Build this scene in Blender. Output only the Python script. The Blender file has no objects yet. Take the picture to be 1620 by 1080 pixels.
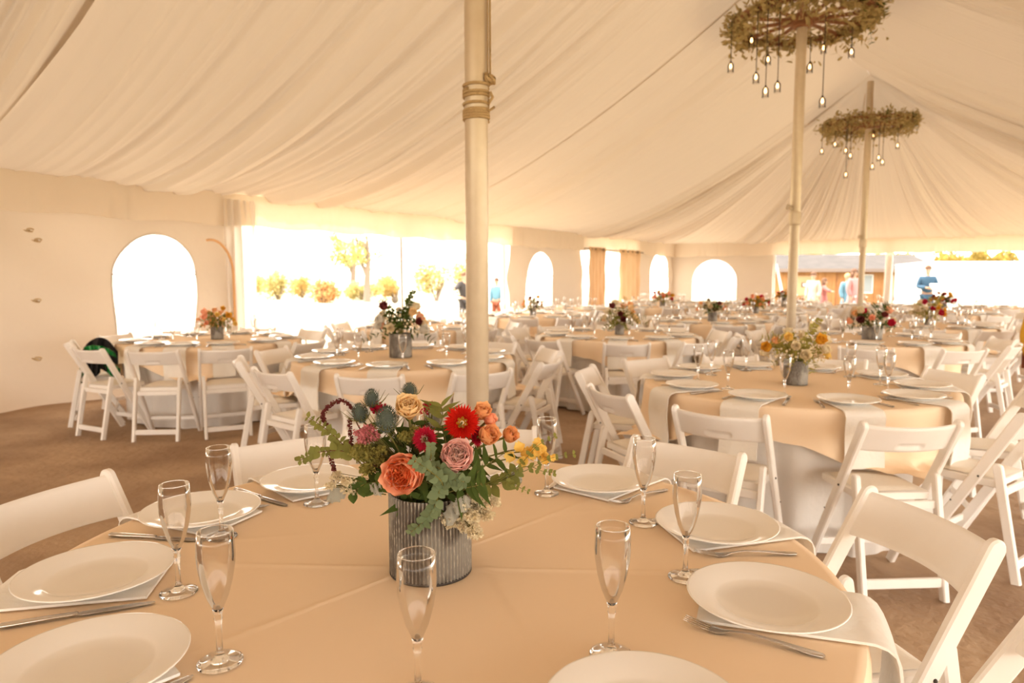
import bpy, math, random
import numpy as np
from mathutils import Vector, Matrix, Euler

random.seed(7)
RNG = np.random.RandomState(11)
SC = bpy.context.scene
COL = SC.collection
PI = math.pi

# ------------------------------------------------------------------ camera
CAM_H = 1.38
PITCH = 0.0931
FPX = 1080.0
cam_d = bpy.data.cameras.new('camera')
cam_d.sensor_width = 36.0
cam_d.lens = 24.0
cam_d.clip_start = 0.05
cam_d.clip_end = 600
cam_d.dof.use_dof = True
cam_d.dof.focus_distance = 1.48
cam_d.dof.aperture_fstop = 4.5
cam = bpy.data.objects.new('camera', cam_d)
cam.location = (0, 0, CAM_H)
cam.rotation_euler = (PI / 2 - PITCH, 0, 0)
COL.objects.link(cam)
SC.camera = cam

# ------------------------------------------------------------------ light
world = bpy.data.worlds.new('world')
SC.world = world
world.use_nodes = True
bg = world.node_tree.nodes['Background']
bg.inputs[0].default_value = (1.0, 0.925, 0.83, 1)
bg.inputs[1].default_value = 4.6
sun_d = bpy.data.lights.new('sun', 'SUN')
sun_d.energy = 8.0
sun_d.angle = math.radians(1.5)
sun_d.color = (1.0, 0.90, 0.77)
sun = bpy.data.objects.new('sun', sun_d)
sun.rotation_euler = Vector((0.50, -0.30, -0.95)).to_track_quat('-Z', 'Y').to_euler()
COL.objects.link(sun)
SC.view_settings.view_transform = 'Standard'
SC.view_settings.look = 'None'
SC.view_settings.gamma = 1.0
SC.view_settings.use_curve_mapping = False
SC.view_settings.exposure = 0.62
SC.cycles.use_denoising = True
SC.cycles.max_bounces = 14
SC.cycles.diffuse_bounces = 6
SC.cycles.transmission_bounces = 10
SC.cycles.transparent_max_bounces = 24
SC.cycles.sample_clamp_indirect = 6.0
SC.cycles.caustics_reflective = False


def at(px, py, Y):
    """world point at forward distance Y seen at picture point px, py"""
    x, u = (px - 810) / FPX, -(py - 540) / FPX
    d = Vector((x, math.cos(PITCH) + u * math.sin(PITCH), -math.sin(PITCH) + u * math.cos(PITCH)))
    return Vector((0, 0, CAM_H)) + d * (Y / d.y)


def to_px(P):
    q = Vector(P) - Vector((0, 0, CAM_H))
    dep = q.y * math.cos(PITCH) - q.z * math.sin(PITCH)
    up = q.y * math.sin(PITCH) + q.z * math.cos(PITCH)
    if dep < 0.05:
        return (-9999, -9999)
    return (810 + FPX * q.x / dep, 540 - FPX * up / dep)


def in_view(P, m=60):
    x, y = to_px(P)
    return -m < x < 1620 + m and -m < y < 1080 + m


# ------------------------------------------------------------------ materials
def newmat(name):
    m = bpy.data.materials.new(name)
    m.use_nodes = True
    return m, m.node_tree, m.node_tree.nodes['Principled BSDF']


def mat(name, col, rough=0.6, metal=0.0, noise=None, bump=None, spec=0.5, trans=0.0, sheen=0.0):
    """noise=(scale, colour2, amount); bump=(scale, strength)"""
    m, t, b = newmat(name)
    b.inputs['Base Color'].default_value = (*col, 1)
    b.inputs['Roughness'].default_value = rough
    b.inputs['Metallic'].default_value = metal
    b.inputs['Specular IOR Level'].default_value = spec
    b.inputs['Transmission Weight'].default_value = trans
    tc = t.nodes.new('ShaderNodeTexCoord')
    if noise:
        n = t.nodes.new('ShaderNodeTexNoise')
        n.inputs['Scale'].default_value = noise[0]
        n.inputs['Detail'].default_value = 6
        t.links.new(tc.outputs['Object'], n.inputs['Vector'])
        mx = t.nodes.new('ShaderNodeMixRGB')
        mx.inputs[1].default_value = (*col, 1)
        mx.inputs[2].default_value = (*noise[1], 1)
        rp = t.nodes.new('ShaderNodeMapRange')
        rp.inputs[1].default_value = 0.35
        rp.inputs[2].default_value = 0.65
        rp.inputs[4].default_value = noise[2]
        t.links.new(n.outputs[0], rp.inputs[0])
        t.links.new(rp.outputs[0], mx.inputs[0])
        t.links.new(mx.outputs[0], b.inputs['Base Color'])
    if bump:
        n = t.nodes.new('ShaderNodeTexNoise')
        n.inputs['Scale'].default_value = bump[0]
        n.inputs['Detail'].default_value = 5
        t.links.new(tc.outputs['Object'], n.inputs['Vector'])
        bp = t.nodes.new('ShaderNodeBump')
        bp.inputs['Strength'].default_value = bump[1]
        bp.inputs['Distance'].default_value = 0.02
        t.links.new(n.outputs[0], bp.inputs['Height'])
        t.links.new(bp.outputs[0], b.inputs['Normal'])
    return m


def clothmat(name, col, tcol, tfac, bump=None, wscale=0):
    """diffuse cloth that lets some light through"""
    m = bpy.data.materials.new(name)
    m.use_nodes = True
    t = m.node_tree
    t.nodes.clear()
    out = t.nodes.new('ShaderNodeOutputMaterial')
    d = t.nodes.new('ShaderNodeBsdfDiffuse')
    d.inputs[0].default_value = (*col, 1)
    tr = t.nodes.new('ShaderNodeBsdfTranslucent')
    tr.inputs[0].default_value = (*tcol, 1)
    mx = t.nodes.new('ShaderNodeMixShader')
    mx.inputs[0].default_value = tfac
    t.links.new(d.outputs[0], mx.inputs[1])
    t.links.new(tr.outputs[0], mx.inputs[2])
    t.links.new(mx.outputs[0], out.inputs[0])
    if bump:
        tc = t.nodes.new('ShaderNodeTexCoord')
        n = t.nodes.new('ShaderNodeTexNoise')
        n.inputs['Scale'].default_value = bump[0]
        n.inputs['Detail'].default_value = 4
        t.links.new(tc.outputs['Object'], n.inputs['Vector'])
        bp = t.nodes.new('ShaderNodeBump')
        bp.inputs['Strength'].default_value = bump[1]
        bp.inputs['Distance'].default_value = 0.03
        t.links.new(n.outputs[0], bp.inputs['Height'])
        t.links.new(bp.outputs[0], d.inputs['Normal'])
        t.links.new(bp.outputs[0], tr.inputs['Normal'])
    return m


M = {}
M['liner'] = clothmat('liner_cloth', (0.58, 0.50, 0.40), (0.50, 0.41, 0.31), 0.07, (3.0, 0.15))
M['valance'] = clothmat('valance_vinyl', (0.88, 0.80, 0.69), (0.70, 0.55, 0.40), 0.22, (6.0, 0.2))
M['wall'] = clothmat('wall_vinyl', (0.60, 0.53, 0.445), (0.62, 0.47, 0.34), 0.06, (2.5, 0.6))
M['chair'] = mat('white_resin', (0.86, 0.82, 0.77), 0.42, noise=(9, (0.80, 0.75, 0.69), 0.35))
M['cushion'] = mat('cream_vinyl', (0.80, 0.74, 0.65), 0.5, bump=(60, 0.15))
M['pivot'] = mat('dark_bolt', (0.05, 0.04, 0.03), 0.5, 0.3)
M['bars'] = mat('window_welt', (0.62, 0.56, 0.50), 0.8)
M['china'] = mat('white_china', (0.88, 0.85, 0.80), 0.10)
M['napkin'] = clothmat('white_napkin', (0.90, 0.87, 0.82), (0.8, 0.8, 0.8), 0.08, (25, 0.2))
M['undercloth'] = clothmat('white_tablecloth', (0.86, 0.82, 0.77), (0.8, 0.78, 0.74), 0.12, (8, 0.25))
M['tan'] = clothmat('tan_overlay', (0.93, 0.745, 0.545), (0.80, 0.60, 0.40), 0.04)
M['steel'] = mat('cutlery_steel', (0.62, 0.58, 0.54), 0.16, 1.0)
M['pole'] = mat('cream_painted_pole', (0.62, 0.52, 0.38), 0.35, 0.3, noise=(14, (0.54, 0.44, 0.30), 0.5))
M['rope'] = mat('tan_rope', (0.62, 0.44, 0.22), 0.9, bump=(160, 0.8))
M['floor'] = mat('brown_floor', (0.45, 0.31, 0.195), 0.95, noise=(1.6, (0.30, 0.19, 0.115), 1.0), bump=(14, 0.8))
M['ground'] = mat('pale_ground', (0.36, 0.32, 0.25), 0.95, noise=(0.4, (0.30, 0.28, 0.16), 0.7))
M['curtain'] = clothmat('tan_curtain', (0.70, 0.50, 0.31), (0.60, 0.42, 0.26), 0.10)
M['wood'] = mat('orange_wood', (0.34, 0.165, 0.06), 0.8, noise=(3, (0.26, 0.12, 0.04), 0.8))
M['plyboard'] = mat('pale_wood', (0.42, 0.27, 0.15), 0.8)
M['roof'] = mat('grey_shingle', (0.055, 0.046, 0.043), 0.9, noise=(2, (0.035, 0.03, 0.028), 0.8))
M['whitepaint'] = mat('white_paint', (0.8, 0.79, 0.77), 0.6)
M['wheel'] = mat('wheel_wood', (0.30, 0.13, 0.05), 0.7, noise=(12, (0.20, 0.08, 0.03), 0.8))
M['cord'] = mat('dark_cord', (0.05, 0.035, 0.025), 0.7)
M['darksteel'] = mat('dark_rim', (0.06, 0.05, 0.045), 0.5, 0.6)
M['bark'] = mat('tree_bark', (0.20, 0.15, 0.11), 0.9)
M['skin'] = mat('skin', (0.40, 0.25, 0.17), 0.6)
M['greymetal'] = mat('grey_metal_pole', (0.42, 0.40, 0.38), 0.4, 0.6)


def galvanised():
    m, t, b = newmat('galvanised_ribbed_metal')
    tc = t.nodes.new('ShaderNodeTexCoord')
    mp = t.nodes.new('ShaderNodeMapping')
    mp.inputs['Scale'].default_value = (1, 1, 0.8)
    t.links.new(tc.outputs['Object'], mp.inputs[0])
    n1 = t.nodes.new('ShaderNodeTexNoise')
    n1.inputs['Scale'].default_value = 11
    n1.inputs['Detail'].default_value = 2
    n2 = t.nodes.new('ShaderNodeTexNoise')
    n2.inputs['Scale'].default_value = 260
    n2.inputs['Detail'].default_value = 4
    t.links.new(mp.outputs[0], n1.inputs['Vector'])
    mp2 = t.nodes.new('ShaderNodeMapping')
    mp2.inputs['Scale'].default_value = (1.3, 1.3, 0.3)
    t.links.new(tc.outputs['Object'], mp2.inputs[0])
    t.links.new(mp2.outputs[0], n2.inputs['Vector'])
    r = t.nodes.new('ShaderNodeValToRGB')
    r.color_ramp.elements[0].position = 0.46
    r.color_ramp.elements[0].color = (0.085, 0.068, 0.055, 1)
    r.color_ramp.elements[1].position = 0.56
    r.color_ramp.elements[1].color = (0.22, 0.20, 0.17, 1)
    t.links.new(n1.outputs[0], r.inputs[0])
    r2 = t.nodes.new('ShaderNodeValToRGB')
    r2.color_ramp.elements[0].position = 0.52
    r2.color_ramp.elements[0].color = (0, 0, 0, 1)
    r2.color_ramp.elements[1].position = 0.62
    r2.color_ramp.elements[1].color = (1, 1, 1, 1)
    t.links.new(n2.outputs[0], r2.inputs[0])
    mx = t.nodes.new('ShaderNodeMixRGB')
    mx.inputs[2].default_value = (0.52, 0.47, 0.38, 1)
    fm = t.nodes.new('ShaderNodeMath')
    fm.operation = 'MULTIPLY'
    fm.inputs[1].default_value = 0.6
    sp = t.nodes.new('ShaderNodeSeparateXYZ')
    t.links.new(tc.outputs['Object'], sp.inputs[0])
    at_ = t.nodes.new('ShaderNodeMath'); at_.operation = 'ARCTAN2'
    t.links.new(sp.outputs[1], at_.inputs[0]); t.links.new(sp.outputs[0], at_.inputs[1])
    m6 = t.nodes.new('ShaderNodeMath'); m6.operation = 'MULTIPLY'; m6.inputs[1].default_value = 66.0
    t.links.new(at_.outputs[0], m6.inputs[0])
    cs = t.nodes.new('ShaderNodeMath'); cs.operation = 'COSINE'
    t.links.new(m6.outputs[0], cs.inputs[0])
    mr = t.nodes.new('ShaderNodeMapRange'); mr.inputs[1].default_value = -0.3; mr.inputs[2].default_value = 0.6; mr.inputs[4].default_value = 1.0
    t.links.new(cs.outputs[0], mr.inputs[0])
    ad = t.nodes.new('ShaderNodeMath'); ad.operation = 'MULTIPLY_ADD'; ad.inputs[1].default_value = 0.7; ad.inputs[2].default_value = 0.3
    t.links.new(r2.outputs[0], ad.inputs[0])
    mm_ = t.nodes.new('ShaderNodeMath'); mm_.operation = 'MULTIPLY'
    t.links.new(ad.outputs[0], mm_.inputs[0]); t.links.new(mr.outputs[0], mm_.inputs[1])
    t.links.new(mm_.outputs[0], fm.inputs[0])
    t.links.new(fm.outputs[0], mx.inputs[0])
    t.links.new(r.outputs[0], mx.inputs[1])
    t.links.new(mx.outputs[0], b.inputs['Base Color'])
    b.inputs['Metallic'].default_value = 0.55
    b.inputs['Roughness'].default_value = 0.5
    return m


M['galv'] = galvanised()


def glass_solid():
    m, t, b = newmat('clear_glass')
    b.inputs['Base Color'].default_value = (1, 1, 1, 1)
    b.inputs['Roughness'].default_value = 0.0
    b.inputs['Transmission Weight'].default_value = 1.0
    b.inputs['IOR'].default_value = 1.45
    return m


def glass_thin(name, tint=(0.97, 0.96, 0.95), ior=1.35):
    """thin walled glass: clear film with a fresnel reflection"""
    m = bpy.data.materials.new(name)
    m.use_nodes = True
    t = m.node_tree
    t.nodes.clear()
    out = t.nodes.new('ShaderNodeOutputMaterial')
    tr = t.nodes.new('ShaderNodeBsdfTransparent')
    lw = t.nodes.new('ShaderNodeLayerWeight')
    lw.inputs[0].default_value = 0.5
    cr = t.nodes.new('ShaderNodeValToRGB')
    cr.color_ramp.elements[0].position = 0.55
    cr.color_ramp.elements[0].color = (*tint, 1)
    cr.color_ramp.elements[1].position = 1.0
    cr.color_ramp.elements[1].color = (0.62, 0.56, 0.48, 1)
    t.links.new(lw.outputs['Facing'], cr.inputs[0])
    t.links.new(cr.outputs[0], tr.inputs[0])
    gl = t.nodes.new('ShaderNodeBsdfGlossy')
    gl.inputs['Roughness'].default_value = 0.02
    fr = t.nodes.new('ShaderNodeFresnel')
    fr.inputs[0].default_value = ior
    mx = t.nodes.new('ShaderNodeMixShader')
    t.links.new(fr.outputs[0], mx.inputs[0])
    t.links.new(tr.outputs[0], mx.inputs[1])
    t.links.new(gl.outputs[0], mx.inputs[2])
    t.links.new(mx.outputs[0], out.inputs[0])
    return m


def frosted():
    m = bpy.data.materials.new('clear_vinyl_window')
    m.use_nodes = True
    t = m.node_tree
    t.nodes.clear()
    out = t.nodes.new('ShaderNodeOutputMaterial')
    tr = t.nodes.new('ShaderNodeBsdfTransparent')
    tr.inputs[0].default_value = (0.95, 0.94, 0.92, 1)
    tl = t.nodes.new('ShaderNodeBsdfTranslucent')
    tl.inputs[0].default_value = (0.92, 0.9, 0.88, 1)
    mx = t.nodes.new('ShaderNodeMixShader')
    mx.inputs[0].default_value = 0.45
    t.links.new(tr.outputs[0], mx.inputs[1])
    t.links.new(tl.outputs[0], mx.inputs[2])
    t.links.new(mx.outputs[0], out.inputs[0])
    return m


M['glass'] = glass_solid()
M['bowl'] = glass_thin('thin_bowl_glass')
M['vinyl'] = frosted()


def emit(name, col, s):
    m = bpy.data.materials.new(name)
    m.use_nodes = True
    b = m.node_tree.nodes['Principled BSDF']
    b.inputs['Base Color'].default_value = (*col, 1)
    b.inputs['Emission Color'].default_value = (*col, 1)
    b.inputs['Emission Strength'].default_value = s
    return m


M['bulb'] = emit('warm_bulb', (1.0, 0.50, 0.20), 7)


def petalmat(name, col, col2=None, sc=18, tl=0.3):
    c2 = col2 or tuple(c * 0.85 for c in col)
    m = bpy.data.materials.new(name)
    m.use_nodes = True
    t = m.node_tree
    t.nodes.clear()
    out = t.nodes.new('ShaderNodeOutputMaterial')
    tc = t.nodes.new('ShaderNodeTexCoord')
    n = t.nodes.new('ShaderNodeTexNoise')
    n.inputs['Scale'].default_value = sc
    t.links.new(tc.outputs['Object'], n.inputs['Vector'])
    mx = t.nodes.new('ShaderNodeMixRGB')
    mx.inputs[1].default_value = (*col, 1)
    mx.inputs[2].default_value = (*c2, 1)
    t.links.new(n.outputs[0], mx.inputs[0])
    d = t.nodes.new('ShaderNodeBsdfDiffuse')
    l = t.nodes.new('ShaderNodeBsdfTranslucent')
    t.links.new(mx.outputs[0], d.inputs[0])
    t.links.new(mx.outputs[0], l.inputs[0])
    ms = t.nodes.new('ShaderNodeMixShader')
    ms.inputs[0].default_value = tl
    t.links.new(d.outputs[0], ms.inputs[1])
    t.links.new(l.outputs[0], ms.inputs[2])
    t.links.new(ms.outputs[0], out.inputs[0])
    return m


F = dict(
    orange=petalmat('orange_petal', (0.98, 0.44, 0.20), (0.95, 0.28, 0.10)),
    coral=petalmat('coral_petal', (0.97, 0.58, 0.40), (0.97, 0.50, 0.30)),
    peach=petalmat('peach_petal', (0.92, 0.55, 0.26), (0.88, 0.45, 0.20)),
    apricot=petalmat('apricot_petal', (0.95, 0.78, 0.48), (0.93, 0.70, 0.38)),
    blush=petalmat('blush_petal', (0.95, 0.70, 0.64), (0.94, 0.60, 0.55)),
    blushwhite=petalmat('pale_blush_petal', (0.92, 0.74, 0.66), (0.92, 0.66, 0.58)),
    cream=petalmat('cream_petal', (0.88, 0.80, 0.62), (0.82, 0.70, 0.46)),
    white=petalmat('white_petal', (0.88, 0.85, 0.78)),
    red=petalmat('red_petal', (0.72, 0.03, 0.015), (0.60, 0.015, 0.01)),
    crimson=petalmat('crimson_petal', (0.62, 0.03, 0.07), (0.50, 0.02, 0.05)),
    pinkbase=petalmat('pale_pink_petal', (0.85, 0.50, 0.42)),
    yellow=petalmat('yellow_petal', (0.94, 0.74, 0.26), (0.90, 0.64, 0.16)),
    gold=petalmat('gold_petal', (0.85, 0.48, 0.06), (0.70, 0.34, 0.03)),
    pink=petalmat('pink_floret', (0.62, 0.16, 0.20), (0.72, 0.30, 0.28)),
    burgundy=petalmat('burgundy_bud', (0.13, 0.025, 0.03), (0.22, 0.06, 0.05)),
    olive=petalmat('olive_leaf', (0.26, 0.24, 0.06), (0.17, 0.19, 0.06)),
    leaf=petalmat('green_leaf', (0.09, 0.12, 0.03), (0.05, 0.08, 0.02), tl=0.15),
    euca=petalmat('eucalyptus_leaf', (0.20, 0.24, 0.13), (0.13, 0.18, 0.09), tl=0.15),
    grey=petalmat('dusty_grey_leaf', (0.46, 0.45, 0.38), (0.36, 0.34, 0.28), tl=0.15),
    thistle=petalmat('thistle_head', (0.17, 0.20, 0.14), (0.05, 0.06, 0.07), sc=60, tl=0.05),
    stem=petalmat('plant_stem', (0.24, 0.22, 0.07), (0.17, 0.15, 0.05), tl=0.1),
    twig=petalmat('brown_twig', (0.16, 0.08, 0.04), tl=0.05),
    straw=petalmat('dried_straw', (0.66, 0.52, 0.27), (0.26, 0.21, 0.07), sc=14, tl=0.35),
    moss=petalmat('filler_green', (0.42, 0.36, 0.10), (0.26, 0.24, 0.07), tl=0.25),
    dark=petalmat('dark_centre', (0.05, 0.02, 0.01), tl=0.0),
)


# ------------------------------------------------------------------ mesh building
class MB:
    def __init__(self):
        self.v, self.f = [], []

    def add(self, vs, fs, m=None):
        o = len(self.v)
        if m is None:
            self.v += [tuple(x) for x in vs]
        else:
            self.v += [tuple(m @ Vector(x)) for x in vs]
        self.f += [tuple(i + o for i in q) for q in fs]
        return self

    def merge(self, other, m=None):
        return self.add(other.v, other.f, m)

    def grid(self, P, closed_u=False, closed_v=False, m=None):
        P = np.asarray(P, float)
        nu, nv = P.shape[:2]
        fs = []
        for i in range(nu if closed_u else nu - 1):
            for j in range(nv if closed_v else nv - 1):
                a, b = i, (i + 1) % nu
                c, d = j, (j + 1) % nv
                fs.append((a * nv + c, b * nv + c, b * nv + d, a * nv + d))
        return self.add(P.reshape(-1, 3).tolist(), fs, m)

    def lathe(self, prof, n=32, m=None, cap=False):
        a = np.linspace(0, 2 * PI, n, endpoint=False)
        P = np.array([[(r * math.cos(t), r * math.sin(t), z) for t in a] for r, z in prof])
        o = len(self.v)
        self.grid(P, closed_v=True, m=m)
        if cap:
            self.f.append(tuple(range(o, o + n))[::-1])
            k = o + (len(prof) - 1) * n
            self.f.append(tuple(range(k, k + n)))
        return self

    def box(self, c, s, m=None, bev=0.0, rot=None):
        x, y, z = (k / 2 for k in s)
        if bev <= 0:
            vs = [(sx * x, sy * y, sz * z) for sx in (-1, 1) for sy in (-1, 1) for sz in (-1, 1)]
            fs = [(0, 1, 3, 2), (4, 6, 7, 5), (0, 4, 5, 1), (2, 3, 7, 6), (0, 2, 6, 4), (1, 5, 7, 3)]
        else:
            b = min(bev, x * .9, y * .9, z * .9)
            ring = lambda xx, yy, zz: [(xx - b, -yy, zz), (xx, -yy + b, zz), (xx, yy - b, zz), (xx - b, yy, zz), (-xx + b, yy, zz), (-xx, yy - b, zz), (-xx, -yy + b, zz), (-xx + b, -yy, zz)]
            vs = ring(x - b, y - b, -z) + ring(x, y, -z + b) + ring(x, y, z - b) + ring(x - b, y - b, z)
            fs = [tuple(range(8))[::-1], tuple(range(24, 32))]
            for r in range(3):
                for i in range(8):
                    fs.append((r * 8 + i, r * 8 + (i + 1) % 8, r * 8 + 8 + (i + 1) % 8, r * 8 + 8 + i))
        T = Matrix.Translation(c)
        if rot is not None:
            T = T @ rot
        if m is not None:
            T = m @ T
        return self.add(vs, fs, T)

    def tube(self, path, r, n=8, cap=True, m=None):
        P = [Vector(p) for p in path]
        rs = r if hasattr(r, '__len__') else [r] * len(P)
        rings = []
        up = Vector((0.13, 0.21, 0.97))
        prev = None
        for i, p in enumerate(P):
            t = (P[min(i + 1, len(P) - 1)] - P[max(i - 1, 0)])
            t = t.normalized() if t.length > 1e-9 else Vector((0, 0, 1))
            if prev is None:
                a = t.cross(up)
                if a.length < 0.1:
                    a = t.cross(Vector((1, 0, 0)))
            else:
                a = prev - t * prev.dot(t)
            a.normalize()
            prev = a
            b = t.cross(a)
            rings.append([p + (a * math.cos(k * 2 * PI / n) + b * math.sin(k * 2 * PI / n)) * rs[i] for k in range(n)])
        o = len(self.v)
        self.grid(np.array([[tuple(q) for q in rg] for rg in rings]), closed_v=True, m=m)
        if cap:
            self.f.append(tuple(range(o, o + n))[::-1])
            k = o + (len(P) - 1) * n
            self.f.append(tuple(range(k, k + n)))
        return self

    def ball(self, c, r, n=8, k=6, m=None, s=(1, 1, 1)):
        prof = [(math.sin(PI * i / k) * r, -math.cos(PI * i / k) * r) for i in range(k + 1)]
        T = Matrix.Translation(c) @ Matrix.Diagonal((*s, 1))
        return self.lathe([(max(a, 1e-5), z) for a, z in prof], n, T if m is None else m @ T)

    def data(self, name, material, smooth=True):
        me = bpy.data.meshes.new(name)
        me.from_pydata(self.v, [], self.f)
        if material:
            me.materials.append(material)
        me.validate()
        me.update()
        if smooth:
            me.shade_smooth()
        return me

    def build(self, name, material, parent=None, loc=None, smooth=True, sharp=None):
        me = self.data(name, material, smooth)
        o = bpy.data.objects.new(name, me)
        COL.objects.link(o)
        if loc is not None:
            o.location = loc
        if parent:
            o.parent = parent
        if sharp:
            me.set_sharp_from_angle(angle=math.radians(sharp))
        return o


def tag(o, label, cat, group=None, kind=None):
    o['label'] = label
    o['category'] = cat
    if group:
        o['group'] = group
    if kind:
        o['kind'] = kind
    return o


def structure(o):
    o['kind'] = 'structure'
    return o


def empty(name, loc=(0, 0, 0), rz=0.0):
    o = bpy.data.objects.new(name, None)
    o.empty_display_size = 0.1
    COL.objects.link(o)
    o.location = loc
    o.rotation_euler = (0, 0, rz)
    return o


KIDS = {}


def copy_tree(o, parent=None):
    c = o.copy()
    COL.objects.link(c)
    c.parent = parent
    if o.name not in KIDS:
        KIDS[o.name] = [x for x in bpy.data.objects if x.parent == o]
    for ch in KIDS[o.name]:
        copy_tree(ch, c)
    return c


def smoothnoise(seed, n=4096):
    tab = np.random.RandomState(seed).rand(n) * 2 - 1

    def f(x):
        x = np.asarray(x, float) + 777.3
        i = np.floor(x).astype(int)
        t = x - i
        t = t * t * (3 - 2 * t)
        return tab[i % n] * (1 - t) + tab[(i + 1) % n] * t
    return f


# ------------------------------------------------------------------ the tent
TA = np.array([-0.154, 3.18])
TD = np.array([0.555, 0.832])
TN = np.array([0.832, -0.555])
HW, BAY, HIP = 6.38, 6.71, 5.94
ZP, ZE, ZV = 5.48, 2.46, 2.06
U_END = 2 * BAY + HIP


def tent(u, v, z=0.0):
    p = TA + u * TD + v * TN
    return (p[0], p[1], z)


def tent_arr(u, v, z):
    return np.stack([TA[0] + u * TD[0] + v * TN[0], TA[1] + u * TD[1] + v * TN[1], z + 0 * u], -1)


def pleats(t, q, seed):
    """height offset of a gathered cloth; t runs across the folds, q from ridge 0 to eave 1"""
    a, b, c, d, e, g = (smoothnoise(seed * 17 + k) for k in range(6))
    w = t + 0.10 * d(q * 2.2 + t * 0.3) * q
    band = np.clip(0.55 + 0.9 * e(t * 0.55 + 3 + 0.2 * q), 0.12, 1.25)
    ridge = lambda n: 1 - 2 * np.abs(n)
    big = ridge(a(w * 2.0)) * (1 - q) + ridge(b(w * 2.3)) * q
    mid = ridge(c(w * 5.2)) * (1 - q) + ridge(g(w * 6.4)) * q
    fine = ridge(a(w * 13.0 + 50))
    amp = 0.35 + 0.65 * np.sin(PI * np.clip(q, 0, 1) * 0.75)
    cr = np.clip(1 - np.abs(a(w * 3.1 + 9) * (1 - q) + c(w * 3.7 + 9) * q) * 5, 0, 1) + 0.7 * np.clip(1 - np.abs(g(w * 7.3 + 5)) * 4, 0, 1)
    return -(0.042 * cr + 0.095 * big + 0.095 * mid + 0.038 * fine) * band * amp


def prof(q):
    return (1 - q) ** 1.5


def liner_bay(k, side, lip=1):
    nu, nq = 520, 44
    U = np.linspace(-0.02, BAY + 0.01, nu)
    Q = np.linspace(0, 1, nq) ** 0.9
    uu, qq = np.meshgrid(U, Q, indexing='ij')
    ub = np.minimum(uu, BAY)
    zr = ZP - 0.40 * np.sin(PI * ub / BAY) ** 2
    z = ZE + (zr - ZE) * prof(qq)
    z -= 0.14 * np.sin(PI * ub / BAY) * np.sin(PI * qq)
    fade = np.clip(uu / 1.0, 0.12, 1)
    z += 0.02 * np.clip(-uu / .03, 0, 1)
    z += (1.5 if side > 0 else 1.0) * pleats(uu + k * 40, qq, 3 + 2 * k + (side > 0) * 31) * fade * np.clip((1 - qq) * 8 + 0.35, 0, 1) * np.clip(qq * 5 + .05, 0, 1)
    z -= 0.022 * np.clip((uu - BAY + .05) / .05, 0, 1) * np.clip(1.1 - qq, 0.1, 1) * np.clip(qq * 6, 0, 1)
    v = side * HW * qq
    mb = MB().grid(tent_arr(uu + k * BAY, v, z))
    return structure(mb.build('ceiling', M['liner']))


def liner_hip(u0, sgn, seed):
    """fan shaped end liner round the last centre pole"""
    segs = [((-.35, -HW), (HIP, -HW)), ((HIP, -HW), (HIP, HW)), ((HIP, HW), (-.35, HW))]
    for si, (a, b) in enumerate(segs):
        n = 450 if si != 1 else 800
        T = np.linspace(0, 1, n)
        Q = np.linspace(0.0, 1, 44) ** 0.9
        tt, qq = np.meshgrid(T, Q, indexing='ij')
        pu = (a[0] + (b[0] - a[0]) * tt) * qq
        pv = (a[1] + (b[1] - a[1]) * tt) * qq
        z = ZE + (ZP - ZE) * prof(qq)
        ln = math.hypot(b[0] - a[0], b[1] - a[1])
        z -= 0.10 * np.sin(PI * tt) * np.sin(PI * qq)
        z += 0.6 * pleats(tt * ln + 60 * si, qq, seed + si) * np.clip(np.minimum(tt, 1 - tt) * ln / 0.3, 0, 1) * np.clip((1 - qq) * 8 + 0.35, 0, 1) * np.clip(qq * 2.5, 0, 1)
        if si != 1:
            z += 0.07 * np.exp(-(tt if si == 0 else 1 - tt) * ln / 0.3)
        mb = MB().grid(tent_arr(u0 + sgn * pu, pv, z))
        structure(mb.build('ceiling', M['liner']))


for k in (-1, 0, 1):
    for s in (-1, 1):
        liner_bay(k, s)
liner_hip(2 * BAY, 1, 70)
liner_hip(-BAY, -1, 90)


def line_pt(line, s, off, z):
    """point on an eave line: 'left' runs along u, 'end' runs along v from the left corner; off = into the tent"""
    if line == 'left':
        return tent(s, -HW + off, z)
    if line == 'right':
        return tent(s, HW - off, z)
    if line == 'end':
        return tent(U_END - off, -HW + s, z)
    return tent(-BAY - HIP + off, -HW + s, z)


def valance(line, s0, s1, name='trim_valance'):
    n = int((s1 - s0) / 0.035)
    nz = 7
    ns1, ns2 = smoothnoise(len(line) + 5), smoothnoise(len(line) + 9)
    P = np.zeros((n, nz, 3))
    for i in range(n):
        s = s0 + (s1 - s0) * i / (n - 1)
        scal = 0.03 * math.cos(s * 2 * PI / 1.1)
        seam = -0.02 * math.exp(-((s % 1.6) / 0.04) ** 2)
        for j in range(nz):
            f = j / (nz - 1)
            z = ZE + 0.02 + (ZV - ZE - 0.02) * f + scal * f * .5
            off = 0.16 + 0.05 * f * float(ns1(s * 4)) + 0.02 * f * float(ns2(s * 11)) + seam
            P[i, j] = line_pt(line, s, off + 0.03, z)
    return structure(MB().grid(P).build(name, M['valance']))


valance('left', -BAY - HIP, U_END)
valance('end', 0, 2 * HW)
valance('right', -BAY - HIP, U_END)


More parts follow.
